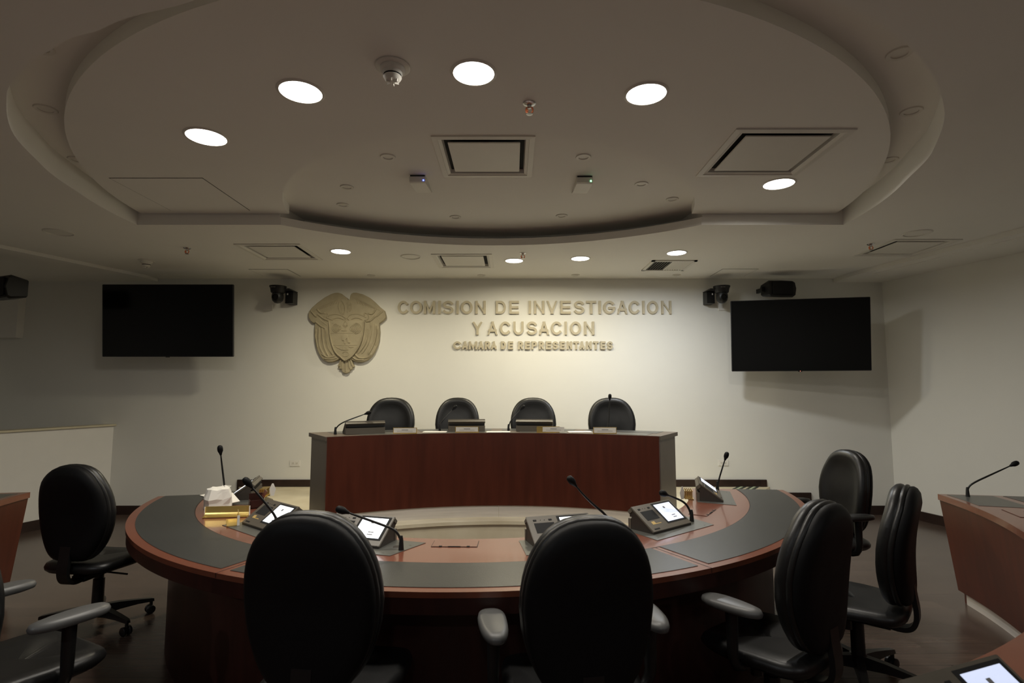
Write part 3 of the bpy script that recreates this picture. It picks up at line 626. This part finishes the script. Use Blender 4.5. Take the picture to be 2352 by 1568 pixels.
for a0_, a1_ in ((AL + .15, -25.6), (-24.2, 27.6), (29.2, AR - .15)): ob('leather_inlay', ringseg(NB(), 0, 0, 1.962, 2.255, a0_, a1_, TZ, TZ + .0022, 60), M['mat'], tb, 30)
for a in (-24.9, 28.4): ob('joint_line', ringseg(NB(), 0, 0, 1.962, 2.3005, a - .05, a + .05, TZ - .02, TZ + .0008, 1), M['base'], tb)
ob('inlay_edge', ringseg(NB(), 0, 0, 1.957, 1.962, AL, AR, TZ, TZ + .0012, 110), M['base'], tb, 30)
def hatch(parent, cx, cy, ang, R, openlid=False):
    a = math.radians(ang); m = Matrix.Translation((cx + R * math.sin(a), cy - R * math.cos(a), TZ)) @ Matrix.Rotation(a, 4, 'Z')
    b = NB(); box(b, -.112, .112, -.055, .055, .0, .0012, 0); xf(b, m); ob('cable_hatch', b, M['base'], parent)
    b = NB(); box(b, -.109, .109, -.051, .052, .0, .003, 0); xf(b, m); lid = ob('hatch_lid', b, M['woodtop'], parent)
    b = NB(); box(b, -.074, -.060, -.054, -.040, .002, .0036); box(b, .060, .074, -.054, -.040, .002, .0036); box(b, -.03, .03, -.054, -.047, .002, .0036); xf(b, m); ob('hatch_notch', b, M['black'], parent)
hatch(tb, 0, 0, -.9, 1.665); hatch(tb, 0, 0, 56, 1.72)
def console(R, ang, cx, cy, z, label, name='desk_console', bright=False, w_=.34, grp='touch-screen consoles', flip=False, scr=True):
    """wedge console, its low edge towards the seat: outside the ring (flip=False) or inside"""
    a = math.radians(ang); x = cx + R * math.sin(a); y = cy - R * math.cos(a)
    t = thing(name, label, 'console', (x, y, z), a + (PI if flip else 0), grp)
    prof = [(0, 0), (0, .010), (.145, .112), (.172, .090), (.145, .060), (.166, .035), (.166, 0)]
    b = NB(); loft(b, [[(xx, yy, zz) for yy, zz in prof] for xx in (-w_ / 2 + .004, w_ / 2 - .004)]); ob('body', b, M['consdark'], t)
    L_ = math.hypot(.145, .102); al = math.atan2(.102, .145)
    fm = Matrix.Translation((0, 0, .010)) @ Matrix.Rotation(al, 4, 'X')
    def fb(name_, u0, u1, v0, v1, h0, h1, mm, bev=0.0, par=t):
        q = NB(); box(q, -w_ / 2 + u0 * w_, -w_ / 2 + u1 * w_, v0 * L_, v1 * L_, h0, h1, bev); xf(q, fm); return ob(name_, q, M[mm], par)
    fb('face_plate', 0, 1, 0, 1.03, -.006, .003, 'olive', .002)
    q = NB(); box(q, -w_ / 2, w_ / 2, 0.0, .028, -.020, .0025, .003); xf(q, Matrix.Translation((0, .150, .108)) @ Matrix.Rotation(-.69, 4, 'X')); ob('top_edge', q, M['olive'], t)
    q = NB(); box(q, -w_ / 2 + .01, w_ / 2 - .01, .158, .1635, .062, .088); ob('rear_band', q, M['black'], t)
    q = NB(); box(q, -w_ / 2 + .002, w_ / 2 - .002, .150, .1675, .0, .055); ob('rear_foot', q, M['olive'], t)
    bz = fb('screen_bezel', .465, .965, .175, .975, .003, .0042, 'black')
    sc_ = fb('screen', .505, .925, .235, .915, .0042, .0052, 'screenw' if bright else 'screen', par=t)
    fb('screen_icon', .675, .72, .72, .80, .0052, .0056, 'ink', par=sc_)
    fb('screen_button', .71, .80, .33, .36, .0052, .0056, 'ink', par=sc_); fb('screen_button', .71, .80, .41, .44, .0052, .0056, 'ink', par=sc_)
    fb('card_pad', .09, .40, .42, .77, .003, .0038, 'black')
    kb = fb('buttons', .09, .14, .84, .89, .003, .005, 'black')
    fb('buttons', .33, .38, .84, .89, .003, .005, 'black'); fb('buttons', .20, .21, .86, .875, .003, .0045, 'black'); fb('buttons', .26, .27, .86, .875, .003, .0045, 'black')
    fb('card_symbol', .13, .21, .25, .36, .003, .0036, 'goldmat'); fb('card_symbol', .21, .34, .25, .275, .003, .0036, 'goldmat')
    fb('speaker_slots', .07, .20, .06, .11, .003, .0034, 'black')
    return t
def plate(parent, R, ang, cx=0, cy=0):
    a = math.radians(ang); m = Matrix.Translation((cx + R * math.sin(a), cy - R * math.cos(a), TZ)) @ Matrix.Rotation(a, 4, 'Z')
    b = NB(); prism(b, [(-.24, -.075), (.27, -.075), (.33, .165), (-.20, .165)], .0, .0025); xf(b, m); o_ = ob('mounting_plate', b, M['plate'], parent)
    b = NB()
    for x_, y_ in ((.22, -.05), (.28, .10), (-.2, -.05)): box(b, x_ - .006, x_ + .006, y_ - .0015, y_ + .0015, .0025, .003)
    lathe(b, [(0, .004), (.022, .004), (.024, .0025)], 16, (.235, .06, 0)); xf(b, m); ob('plate_fitting', b, M['consdark'], o_)
CON = [(-74.3, 'touch console on the far left end of the curved table, beside crumpled paper', True), (-39, 'touch console behind the left near chair, card symbol at its left', True), (-17.5, 'bright touch console just right of the left near chair back', True),
       (17, 'bright touch console half hidden by the right near chair back', True), (38.6, 'dark touch console with pale blue screen right of the right near chair', False), (72.9, 'touch console seen from the side at right end of the curved table', False)]
for a, lab, br in CON:
    plate(tb, 1.79, a); console(1.79, a, TC[0], TC[1], TZ + .0026, lab, bright=br)

# raised desk -------------------------------------------------------------
DC = (-.10, 2.50); DA0, DA1 = 180 - 31.2, 180 + 33.9      # angles measured from -y
zt = 1.10
dk = thing('raised_desk', 'curved mahogany desk raised on the stage, taupe ends, steel kick plate', 'desk', (DC[0], DC[1], PS))
def dz(z): return z - PS
R0, R1 = 2.655, 3.22
ob('desktop', ringseg(NB(), 0, 0, R0 - .003, R1, DA0 - .25, DA1 + .25, dz(zt - .035), dz(zt), 60), M['taupe'], dk, 30)
ob('front_panel', ringseg(NB(), 0, 0, R0 - .008, R0 + .022, DA0, DA1, dz(.435), dz(zt - .003), 60), M['wood'], dk, 30)
for a0_, a1_ in ((DA0, DA0 + .8), (DA1 - .8, DA1)): ob('side_panel', ringseg(NB(), 0, 0, R0, R1 - .05, a0_, a1_, 0, dz(zt - .035), 1), M['taupe'], dk)
mid = 180 + .5
for a0_, a1_ in ((DA0 + .3, mid - .03), (mid + .03, DA1 - .3)): ob('kick_plate', ringseg(NB(), 0, 0, R0 + .004, R0 + .02, a0_, a1_, 0, dz(.435), 30), M['steel'], dk, 30)
for i in range(4):
    a = DA0 + 2 + i * 15.6; ob('leather_inlay', ringseg(NB(), 0, 0, R0 + .28, R1 - .03, a, a + 13.6, dz(zt), dz(zt) + .002, 20), M['mat'], dk)
    ob('mounting_plate', ringseg(NB(), 0, 0, R0 + .04, R0 + .24, a + .6, a + 10, dz(zt), dz(zt) + .002, 12), M['plate'], dk)
def desk_at(px, py=994): p = atz(px, py, zt); return p
for px, R_, lab in [(840, 2.94, 'console on the raised desk, leftmost, beside a microphone'), (1072, 2.96, 'console on the raised desk behind a gold nameplate, second from left'), (1227, 2.96, 'console on the raised desk behind the pale wide nameplate')]:
    # polar angle of the console's back edge (which faces the camera)
    u = (px - 1176) / FPX; 
    y = 5.2
    for _ in range(6):
        x = u * (y * math.cos(TH) - .33 * math.sin(TH)); y = DC[1] + math.sqrt((R_ - .166) ** 2 - (x - DC[0]) ** 2)
    a = math.degrees(math.atan2(x - DC[0], -(y - DC[1])))
    console(R_, a, DC[0], DC[1], zt + .002, lab, w_=.355)

# outer ring desks ---------------------------------------------------------
RC = (-.228, 4.586); RI, RO = 3.36, 4.12
def ringdesk(a0_, a1_, label, nm='curved_side_desk'):
    t = thing(nm, label, 'desk', (RC[0], RC[1], 0), group='outer curved desks'); n = 60
    ob('desktop', ringseg(NB(), 0, 0, RI - .004, RO, a0_, a1_, TZ - .04, TZ, n), M['woodtop'], t, 30)
    ob('front_panel', coneseg(NB(), RI, RI + .085, .03, a0_ + .05, a1_ - .05, .085, TZ - .002, n), M['wood'], t, 30)
    ob('kick_plate', ringseg(NB(), 0, 0, RI + .115, RI + .13, a0_ + .6, a1_ - .6, 0, .085, n), M['steel'], t, 30)
    for a in (a0_ + .1, a1_ - .6): ob('end_panel', ringseg(NB(), 0, 0, RI + .12, RO - .12, a, a + .5, 0, TZ - .04, 1), M['wood'], t)
    return t
rd = ringdesk(1.0, 80.3, 'mahogany side desk on the right with a bent microphone at its end')
ld = ringdesk(-81.5, -1.0, 'mahogany side desk cut off by the left edge of the picture')
for t_, segs in ((rd, ((2, 26.5), (27.5, 53), (54, 80))), (ld, ((-81.3, -54), (-53, -27.5), (-26.5, -2)))):
    for s0, s1 in segs: ob('leather_inlay', ringseg(NB(), 0, 0, RI + .40, RO - .05, s0, s1, TZ, TZ + .002, 24), M['mat'], t_, 30)
def ringplate(t_, a, hw, r0=.04, r1=.33): ob('mounting_plate', ringseg(NB(), 0, 0, RI + r0, RI + r1, a - hw, a + hw, TZ, TZ + .002, 6), M['plate'], t_)
ringplate(rd, 76.6, 3.2); ringplate(rd, 22, 4.6, .06, .42); ringplate(rd, 52, 4); ringplate(ld, -77, 3.5); ringplate(ld, -50, 4)
hatch(rd, 0, 0, 70, RI + .17)
console(RI + .29, 20.6, RC[0], RC[1], TZ + .0022, 'touch console cut off by the bottom right corner of the picture', bright=False)

# =================================================================== MICROPHONES
def mic(name_label, base, pts, head, grp='gooseneck microphones'):
    """base point on the desk; pts = world points of the neck; head = tip"""
    base = Vector(base); t = thing('gooseneck_microphone', name_label, 'microphone', tuple(base), group=grp)
    P_ = [Vector((0, 0, 0))] + [Vector(p) - base for p in pts] + [Vector(head) - base]
    d_ = (P_[-1] - P_[-2]).normalized(); P_[-1] = P_[-1] - d_ * .028
    ob('socket_base', lathe(NB(), [(0, 0), (.013, 0), (.012, .012), (.009, .05), (.006, .065), (0, .065)], 14), M['plastic'], t, 40)
    n = len(P_); b = NB(); tube(b, P_, [.006] * (n - 1) + [.0035], 8, 2); ob('neck', b, M['plastic'], t, 60)
    b = NB(); lathe(b, [(0, -.034), (.006, -.034), (.010, -.020), (.0165, -.006), (.0175, .010), (.0150, .024), (.008, .031), (0, .032)], 18)
    xf(b, Matrix.Translation(P_[-1] + d_ * .004) @ d_.to_track_quat('Z', 'Y').to_matrix().to_4x4()); ob('foam_head', b, M['shell'], t, 60)
def tpol(ang, R, lat, inw):     # point next to a console of the inner table
    a = math.radians(ang); o_ = Vector((math.sin(a), -math.cos(a), 0)); r_ = Vector((math.cos(a), math.sin(a), 0))
    return Vector((TC[0], TC[1], TZ + .0025)) + o_ * (R - inw) + r_ * lat
mic('upright microphone behind the large gold nameplate', atz(520, 1157, TZ + .0025), [aty(516, 1120, 3.66), aty(510, 1070, 3.64)], aty(505, 1025, 3.62))
mic('microphone leaning left over the second console from the left', tpol(-39, 1.79, .265, .01), [aty(634, 1185, 2.83), aty(600, 1143, 2.80)], aty(562, 1100, 2.76))
mic('strongly bent microphone right of the left near chair', tpol(-17.5, 1.79, .275, .02), [aty(921, 1238, 2.64), aty(908, 1216, 2.63), aty(870, 1202, 2.61), aty(820, 1184, 2.58)], aty(775, 1168, 2.55))
mic('microphone rising behind the right near chair, leaning left', tpol(17, 1.79, .26, .02), [aty(1404, 1192, 2.77), aty(1350, 1148, 2.73)], aty(1307, 1097, 2.70))
mic('bent microphone right of the dark console, head over it', atz(1589, 1197, TZ + .0025), [aty(1585, 1172, 3.19), aty(1573, 1153, 3.18), aty(1548, 1142, 3.13)], aty(1518, 1131, 3.08))
mic('upright microphone at the right end of the curved table', atz(1648, 1125, TZ + .0025), [aty(1650, 1105, 4.17), aty(1658, 1078, 4.15)], aty(1670, 1040, 4.12))
mic('bent microphone on the right side desk, pointing right', atz(2223, 1140, TZ + .0022), [aty(2222, 1122, 3.92), aty(2232, 1110, 3.91), aty(2280, 1088, 3.90)], aty(2337, 1062, 3.89))
g2 = 'microphones on the raised desk'
mic('leftmost microphone of the raised desk, bent right over the console', atz(770, 997, zt + .002), [aty(771, 983, 4.98), aty(784, 971, 4.98), aty(815, 959, 5.0)], aty(851, 946, 5.03), g2)
mic('slanting microphone before the second raised chair from the left', atz(1010, 989, zt + .002), [aty(1011, 974, 5.4), aty(1018, 964, 5.4)], aty(1048, 932, 5.42), g2)
mic('slanting microphone before the third raised chair from the left', atz(1168, 989, zt + .002), [aty(1170, 972, 5.42), aty(1176, 962, 5.42)], aty(1204, 932, 5.44), g2)
mic('straight upright microphone before the rightmost raised chair', atz(1397, 987, zt + .002), [aty(1399, 955, 5.5), aty(1400, 930, 5.5)], aty(1401, 906, 5.5), g2)

# =================================================================== NAMEPLATES AND PAPERS
def onring(px, R_, z):
    u = (px - 1176) / FPX; y = 5.1
    for _ in range(8):
        x = u * (y * math.cos(TH) + (z - CH) * math.sin(TH)); y = DC[1] + math.sqrt(R_ ** 2 - (x - DC[0]) ** 2)
    return Vector((x, y, z))
def nameplate(xa, xb, ya, yb, z, label, wext=0.0, grp='gold nameplates on the raised desk', mm='gold'):
    p = onring((xa + xb) / 2, 2.69, zt); wd = (xb - xa) / FPX * p.y * 1.0; h = (yb - ya) / FPX * p.y
    t = thing('nameplate', label, 'nameplate', tuple(p), group=grp)
    b = NB(); box(b, -wd / 2, wd / 2, -.008, .045, 0, .004); box(b, -wd / 2, wd / 2, .0, .006, .004, h); box(b, -wd / 2, wd / 2, -.004, .002, h - .005, h); ob('holder', b, M[mm], t)
    o_ = ob('card', box(NB(), -wd / 2 + .006 + wext, wd / 2 - .006 + wext, -.0045, .001, .009, h - .004), M['paper'], t)
    b = NB(); box(b, -.03 + wext, .03 + wext, -.0050, -.0044, h * .58, h * .68); box(b, -wd * .33 + wext, wd * .33 + wext, -.0050, -.0044, h * .40, h * .45); ob('print', b, M['ink'], o_)
    return t
nameplate(903, 957, 980.5, 994, zt, 'gold nameplate with pale card before the leftmost raised chair')
nameplate(1046, 1099, 978.5, 992, zt, 'gold nameplate standing before the second console')
nameplate(1233, 1285, 978.5, 992.5, zt, 'gold nameplate whose white card sticks out at its right end', wext=.05)
nameplate(1363, 1416, 979, 994, zt, 'gold nameplate before the rightmost raised chair')
# big gold nameplate seen from behind on the curved table
p = atz(521, 1186, TZ)
t = thing('nameplate', 'large shiny gold nameplate on the left of the curved table', 'nameplate', tuple(p), math.radians(7))
prof = [(-.030, 0), (-.034, .004), (-.018, .010), (-.014, .008), (-.006, .016), (.0, .016), (.003, .024), (.006, .060), (.010, .060), (.008, .018), (.012, 0)]
b = NB(); loft(b, [[(x, y, z) for y, z in prof] for x in (-.125, .125)]); ob('holder', b, M['gold'], t)
for sx in (-.127, .125): ob('end_cap', box(NB(), sx, sx + .002, -.004, .012, .004, .058), M['paper'], t)
p = atz(545, 1199, TZ + .003)
t = thing('nameplate', 'gold L-shaped nameplate seen end-on before the large gold one', 'nameplate', tuple(p), math.radians(-62))
b = NB(); prof = [(-.055, 0), (-.055, .006), (-.045, .004), (.0, .004), (.002, .055), (.006, .055), (.007, 0)]
loft(b, [[(x, y, z) for y, z in prof] for x in (-.09, .09)]); ob('holder', b, M['gold'], t)
ob('end_cap', box(NB(), .0905, .0925, -.004, .009, .001, .056), M['paper'], t)
ORD = ['first', 'second', 'third', 'fourth', 'fifth']
def platestack(px, py, rz, n, label, ang, R, inw, lat):
    p = tpol(ang, R, lat, inw); t = None
    for i in range(n):
        q = p + Vector((math.cos(rz), math.sin(rz), 0)) * (i - n / 2) * .0125
        t = thing('stacked_nameplate', label + ', ' + ORD[i] + ' of the row from the left', 'nameplate', tuple(q), rz, 'gold nameplates leaning in a row ' + ('left' if ang < 0 else 'right'))
        b = NB(); box(b, -.005, -.003, -.06, .06, 0, .055); box(b, -.005, .006, -.06, .06, 0, .003); box(b, -.005, .002, -.06, .06, .052, .055); ob('holder', b, M['gold'], t)
platestack(585, 1150, math.radians(10), 4, 'gold nameplate standing edge-on behind the far left console', -74, 1.79, .225, .03)
platestack(1600, 1148, math.radians(-12), 5, 'gold nameplate standing edge-on behind the right-end console', 72.5, 1.79, .215, -.06)
for a, lab in ((-74, 'folded white paper leaning on nameplates at the left end'), (72.5, 'white paper slip standing by nameplates at right end')):
    p = tpol(a, 1.79, .04 if a < 0 else -.13, .27 if a < 0 else .26); t = thing('paper_slip', lab, 'paper', tuple(p), math.radians(20))
    b = NB(); loft(b, [[(-.012, 0, 0), (.010, .002, 0), (.011, 0, 0), (-.011, -.002, 0)], [(-.022, 0, .045), (.020, .002, .045), (.021, 0, .045), (-.021, -.002, .045)], [(-.006, .0, .085), (.004, .002, .085), (.005, 0, .085), (-.005, -.002, .085)]]); ob('sheet', b, M['paper'], t)
# open wooden hatch box near the left end
p = tpol(-60, 1.79, .02, .17)
t = thing('wooden_box', 'dark red open wooden box behind the far left consoles', 'box', tuple(p), math.radians(-60 + 0))
b = NB()
for a in ((-.05, -.044, -.04, .04, 0, .08), (.044, .05, -.04, .04, 0, .05), (-.05, .05, .034, .04, 0, .065), (-.05, .05, -.04, -.034, 0, .045), (-.05, .05, -.04, .04, 0, .006)): box(b, *a)
ob('sides', b, M['wooddark'], t)
b = NB(); box(b, -.05, .05, 0, .005, 0, .04); xf(b, Matrix.Translation((0, .036, .065)) @ Matrix.Rotation(-.5, 4, 'X')); ob('open_lid', b, M['woodtop'], t)
# crumpled paper box
p = atz(500, 1166, TZ + .0026)
t = thing('crumpled_paper_box', 'crumpled white paper box beside the far left console', 'paper', tuple(p), math.radians(35))
b = NB(); rs = random.Random(3); n = 14; rings = []
for k, (z, s) in enumerate(((0, 1), (.035, .95), (.065, 1.0), (.100, .88), (.122, .78), (.130, .5))):
    ring = []
    for i in range(n):
        a = 2 * PI * i / n; cx_ = max(abs(math.cos(a)), abs(math.sin(a))); r_ = .070 * s / cx_ * (1 + rs.uniform(-.06, .06) * (0 if k == 0 else 1))
        ring.append((r_ * math.cos(a) * 1.1, r_ * math.sin(a), z + (rs.uniform(-.007, .007) if k > 0 else 0)))
    rings.append(ring)
loft(b, rings); ob('box', b, M['paper'], t)
b = NB(); box(b, -.05, .05, -.002, .002, 0, .09); xf(b, Matrix.Translation((.09, .02, .018)) @ Matrix.Rotation(.5, 4, 'Z') @ Matrix.Rotation(-1.0, 4, 'X')); ob('loose_flap', b, M['paper'], t)
p = tpol(-74.3, 1.79, -.04, -.19); t = thing('paper_sheet', 'curled white paper sheet lying before far left console', 'paper', tuple(p), math.radians(-40))
b = NB(); loft(b, [[(-.07, y, .002 + .05 * (y / .16) ** 2), (.07, y, .002 + .06 * (y / .16) ** 2), (.07, y, .003 + .06 * (y / .16) ** 2), (-.07, y, .003 + .05 * (y / .16) ** 2)] for y in (0, .04, .08, .12, .16)]); ob('sheet', b, M['paper'], t, 60)
# papers on the raised desk
for px in (1010, 1150, 1330):
    p = atz(px, 988.5, zt); t = thing('paper_sheet', {1010: 'white papers on the raised desk left of the second microphone', 1150: 'white papers on the raised desk between second and third consoles', 1330: 'white papers on the raised desk right of the pale nameplate'}[px], 'paper', (p.x - .02, 5.21, zt), math.radians(3), 'papers on the raised desk')
    ob('sheet', box(NB(), -.11, .11, -.06, .07, .002, .004), M['paper'], t); ob('sheet', box(NB(), -.10, .115, -.05, .075, .004, .0055), M['white2'], t)

# =================================================================== CHAIRS
_cache = {}
def cm(key, fn, m, smooth=50):
    if key not in _cache: _cache[key] = mesh(key, fn(), M[m], smooth)
    return _cache[key]
ZB0, ZB1 = .50, 1.085
def egg(n=44, W=.222, s=1.0):
    zc_ = .79; up = ZB1 - zc_; dn = zc_ - ZB0; out = []
    for i in range(n):
        a = 2 * PI * i / n; c, s_ = math.cos(a), math.sin(a)
        if s_ >= 0: x = W * math.copysign(abs(c) ** .80, c); z = up * abs(s_) ** .90
        else:
            x = W * math.copysign(abs(c) ** .45, c); z = -dn * abs(s_) ** .70; x *= 1 - .27 * (abs(z) / dn) ** 1.6
        out.append((x * s, z * s, zc_))
    return out
def spine(z):                               # curve of the back seen from the side (y forward)
    t = (z - .50) / .58; return .022 * math.sin(PI * min(1, t * 1.2)) - .045 * t * t
def back_layers(layers, W):
    rings = []
    for s, y in layers:
        rings.append([(x, y + spine(zc_ + z), zc_ + z) for x, z, zc_ in egg(44, W, max(s, .004))])
    return loft(NB(), rings)
def f_cushion(W): return lambda: back_layers([(.02, .012), (.90, .012), (.960, .015), (.990, .024), (.996, .034), (.972, .041), (.990, .048), (1.0, .060), (.985, .076), (.93, .090), (.84, .092), (.74, .080), (.55, .068), (.3, .064), (.02, .064)], W)
def f_shell(W): return lambda: back_layers([(.02, -.036), (.5, -.036), (.78, -.033), (.88, -.026), (.945, -.012), (.972, .003), (.968, .014), (.02, .014)], W)
def f_seat():
    def sq(s, z, dy=0):
        out = []
        for i in range(40):
            a = 2 * PI * i / 40; c, q = math.cos(a), math.sin(a); e = .5
            out.append((.245 * s * math.copysign(abs(c) ** e, c) * (1.0 - .06 * (q < 0)), .235 * s * math.copysign(abs(q) ** e, q) + dy, z - (.02 * max(0, q) ** 3 if z > .45 else 0)))
        return out
    return loft(NB(), [sq(.80, .425), (sq(.93, .43)), sq(.99, .445), sq(1.0, .462), sq(.97, .480), sq(.88, .490), sq(.6, .484), sq(.02, .480)])
def f_star(a):
    def fn():
        b = NB(); c, s = math.cos(a), math.sin(a); rings = []
        for r, hw, z0_, z1_ in ((.03, .028, .075, .135), (.12, .026, .085, .128), (.22, .022, .085, .112), (.30, .018, .078, .098), (.315, .012, .076, .092)):
            rings.append([(c * r - s * hw, s * r + c * hw, z0_), (c * r + s * hw, s * r - c * hw, z0_), (c * r + s * hw * .7, s * r - c * hw * .7, z1_), (c * r - s * hw * .7, s * r + c * hw * .7, z1_)])
        return loft(b, rings)
    return fn
def f_caster(a):
    def fn():
        b = NB(); c, s = math.cos(a), math.sin(a)
        for sd in (-1, 1):
            q = NB(); lathe(q, [(0, -.010), (.022, -.010), (.027, -.006), (.027, .006), (.022, .010), (0, .010)], 18)
            xf(q, Matrix.Translation((c * .295 - s * .017 * sd, s * .295 + c * .017 * sd, .0275)) @ Matrix.Rotation(a, 4, 'Z') @ Matrix.Rotation(PI / 2, 4, 'X')); me = bpy.data.meshes.new('x'); q.to_mesh(me); q.free(); b.from_mesh(me); bpy.data.meshes.remove(me)
        tube(b, [(c * .30, s * .30, .03), (c * .30, s * .30, .08)], .010, 8)
        return b
    return fn
def f_col(): return lathe(NB(), [(0, .075), (.045, .075), (.045, .13), (.033, .14), (.032, .30), (.026, .305), (.026, .36), (.020, .362), (.020, .41), (0, .41)], 20)
def f_mech():
    b = NB(); box(b, -.10, .10, -.10, .10, .40, .428, .008); box(b, -.045, .045, -.16, .08, .365, .405, .008)
    tube(b, [(.05, -.02, .385), (.21, -.02, .375)], .006, 6); tube(b, [(-.07, .03, .385), (-.07, .03, .335)], .022, 12)
    return b
def f_bar():
    b = NB(); P_ = [(0, -.248, .60), (0, -.255, .53), (0, -.262, .48), (0, -.260, .425), (0, -.235, .385), (0, -.18, .375), (0, -.08, .395)]
    P_ = [Vector(p) for p in P_]; 
    for _ in range(2):
        q = [P_[0]]
        for i in range(len(P_) - 1): q += [P_[i].lerp(P_[i + 1], .25), P_[i].lerp(P_[i + 1], .75)]
        q.append(P_[-1]); P_ = q
    rings = []
    for i, p in enumerate(P_):
        t = (P_[min(i + 1, len(P_) - 1)] - P_[max(i - 1, 0)]).normalized(); nn = Vector((1, 0, 0)).cross(t)
        rings.append([p + Vector((.034, 0, 0)) + nn * .011, p + Vector((-.034, 0, 0)) + nn * .011, p + Vector((-.034, 0, 0)) - nn * .011, p + Vector((.034, 0, 0)) - nn * .011])
    return loft(b, rings)
def f_pad():
    rings = []
    for s, z in ((.8, .655), (.97, .660), (1.0, .672), (.95, .684), (.7, .690), (.02, .690)):
        rings.append([(.050 * s * math.copysign(abs(math.cos(a)) ** .8, math.cos(a)) * (1 + .18 * math.sin(a)), .128 * s * math.copysign(abs(math.sin(a)) ** .75, math.sin(a)), z) for a in [2 * PI * i / 28 for i in range(28)]])
    return loft(NB(), rings)
def f_post():
    b = NB(); tube(b, [(-.0, 0, .66), (0, 0, .52), (.0, 0, .47), (-.03, 0, .425), (-.14, 0, .415)], [.024, .022, .020, .018, .018], 10, 1); return b
def f_post_r():
    b = NB(); tube(b, [(0, 0, .66), (0, 0, .52), (0, 0, .47), (.03, 0, .425), (.14, 0, .415)], [.024, .022, .020, .018, .018], 10, 1); return b
def chair(x, y, face, label, arms=(1, 1), z=0.0, W=.222, grp='black leather swivel chairs at the curved table', base_rot=0.0, sy=1.0, padm='plastic', low=0.0, arm_y=.03):
    """face = direction (dx,dy) the sitter looks; x,y = column"""
    rz = math.atan2(face[1], face[0]) - PI / 2
    t = thing('office_chair', label, 'chair', (x, y, z), rz, grp)
    link('seat', cm('seat', f_seat, 'leather'), t, (0, 0, low))
    k = 'w%d' % int(W * 1000)
    bo = link('backrest', cm('cushion' + k, f_cushion(W), 'leather', 60), t, (0, -.235, low))
    link('back_shell', cm('shell' + k, f_shell(W), 'shell', 40), t, (0, -.235, low))
    link('back_bar', cm('bar', f_bar, 'plastic', 40), t, (0, 0, low)); link('tilt_mechanism', cm('mech', f_mech, 'plastic', 40), t, (0, 0, low))
    link('column', cm('col', f_col, 'plastic', 40), t, (0, 0, low * 0))
    for i in range(5):
        a = i * 2 * PI / 5 + base_rot; kk = '%d_%d' % (i, int(base_rot * 100))
        l_ = link('base_leg', cm('star' + kk, f_star(a), 'plastic', 40), t); link('caster', cm('cas' + kk, f_caster(a), 'plastic', 40), l_)
    for s_, on in ((-1, arms[0]), (1, arms[1])):
        if on:
            p_ = link('armrest', cm('pad' + padm, f_pad, padm, 60), t, (.285 * s_, arm_y, low)); link('arm_post', cm('post%d' % s_, f_post_r if s_ < 0 else f_post, 'plastic', 50), p_)
    return t
g = 'black leather swivel chairs at the curved table'
chair(-2.64, 3.60, (.10, .99), 'black armless swivel chair at the left end of the curved table', (0, 0), low=-.035, base_rot=.95, W=.225)
chair(-.632, 2.06, (.13, .99), 'large black chair back in front, left of centre', (0, 0), W=.232, low=.020, base_rot=.942)
chair(.215, 2.03, (-.15, .99), 'large black chair back in front, right of centre, with grey arm pads', (1, 1), W=.220, low=.012, padm='armpad', base_rot=.942, arm_y=-.015)
chair(1.10, 2.42, (-.60, .80), 'black chair with arms seen from behind, right of the near chairs', (1, 0), W=.218, low=-.025, padm='armpad', base_rot=.942, arm_y=0)
chair(2.23, 3.99, (-.97, -.22), 'black chair facing left at the right end of the curved table', (1, 1), W=.20, low=-.02, base_rot=.4, arm_y=-.01)
chair(1.80, 2.96, (-.74, .67), 'black armless chair seen from its side, before the right side desk', (0, 0), W=.225, low=-.06, base_rot=.9)
chair(-1.88, 2.17, (.45, .89), 'black chair in the bottom left corner, only seat and arms visible', (1, 1), W=.222, padm='armpad')
gr = 'high-backed chairs behind the raised desk'
for px, lab, W in ((896, 'leftmost black chair behind the raised desk', .266), (1050, 'second black chair from the left behind the raised desk', .243), (1225, 'third black chair from the left behind the raised desk', .252), (1406, 'rightmost black chair behind the raised desk', .262)):
    p = aty(px, 930, 6.02); chair(p.x, 5.88, (0, -1), lab, (0, 0), z=PS, W=W, grp=gr)
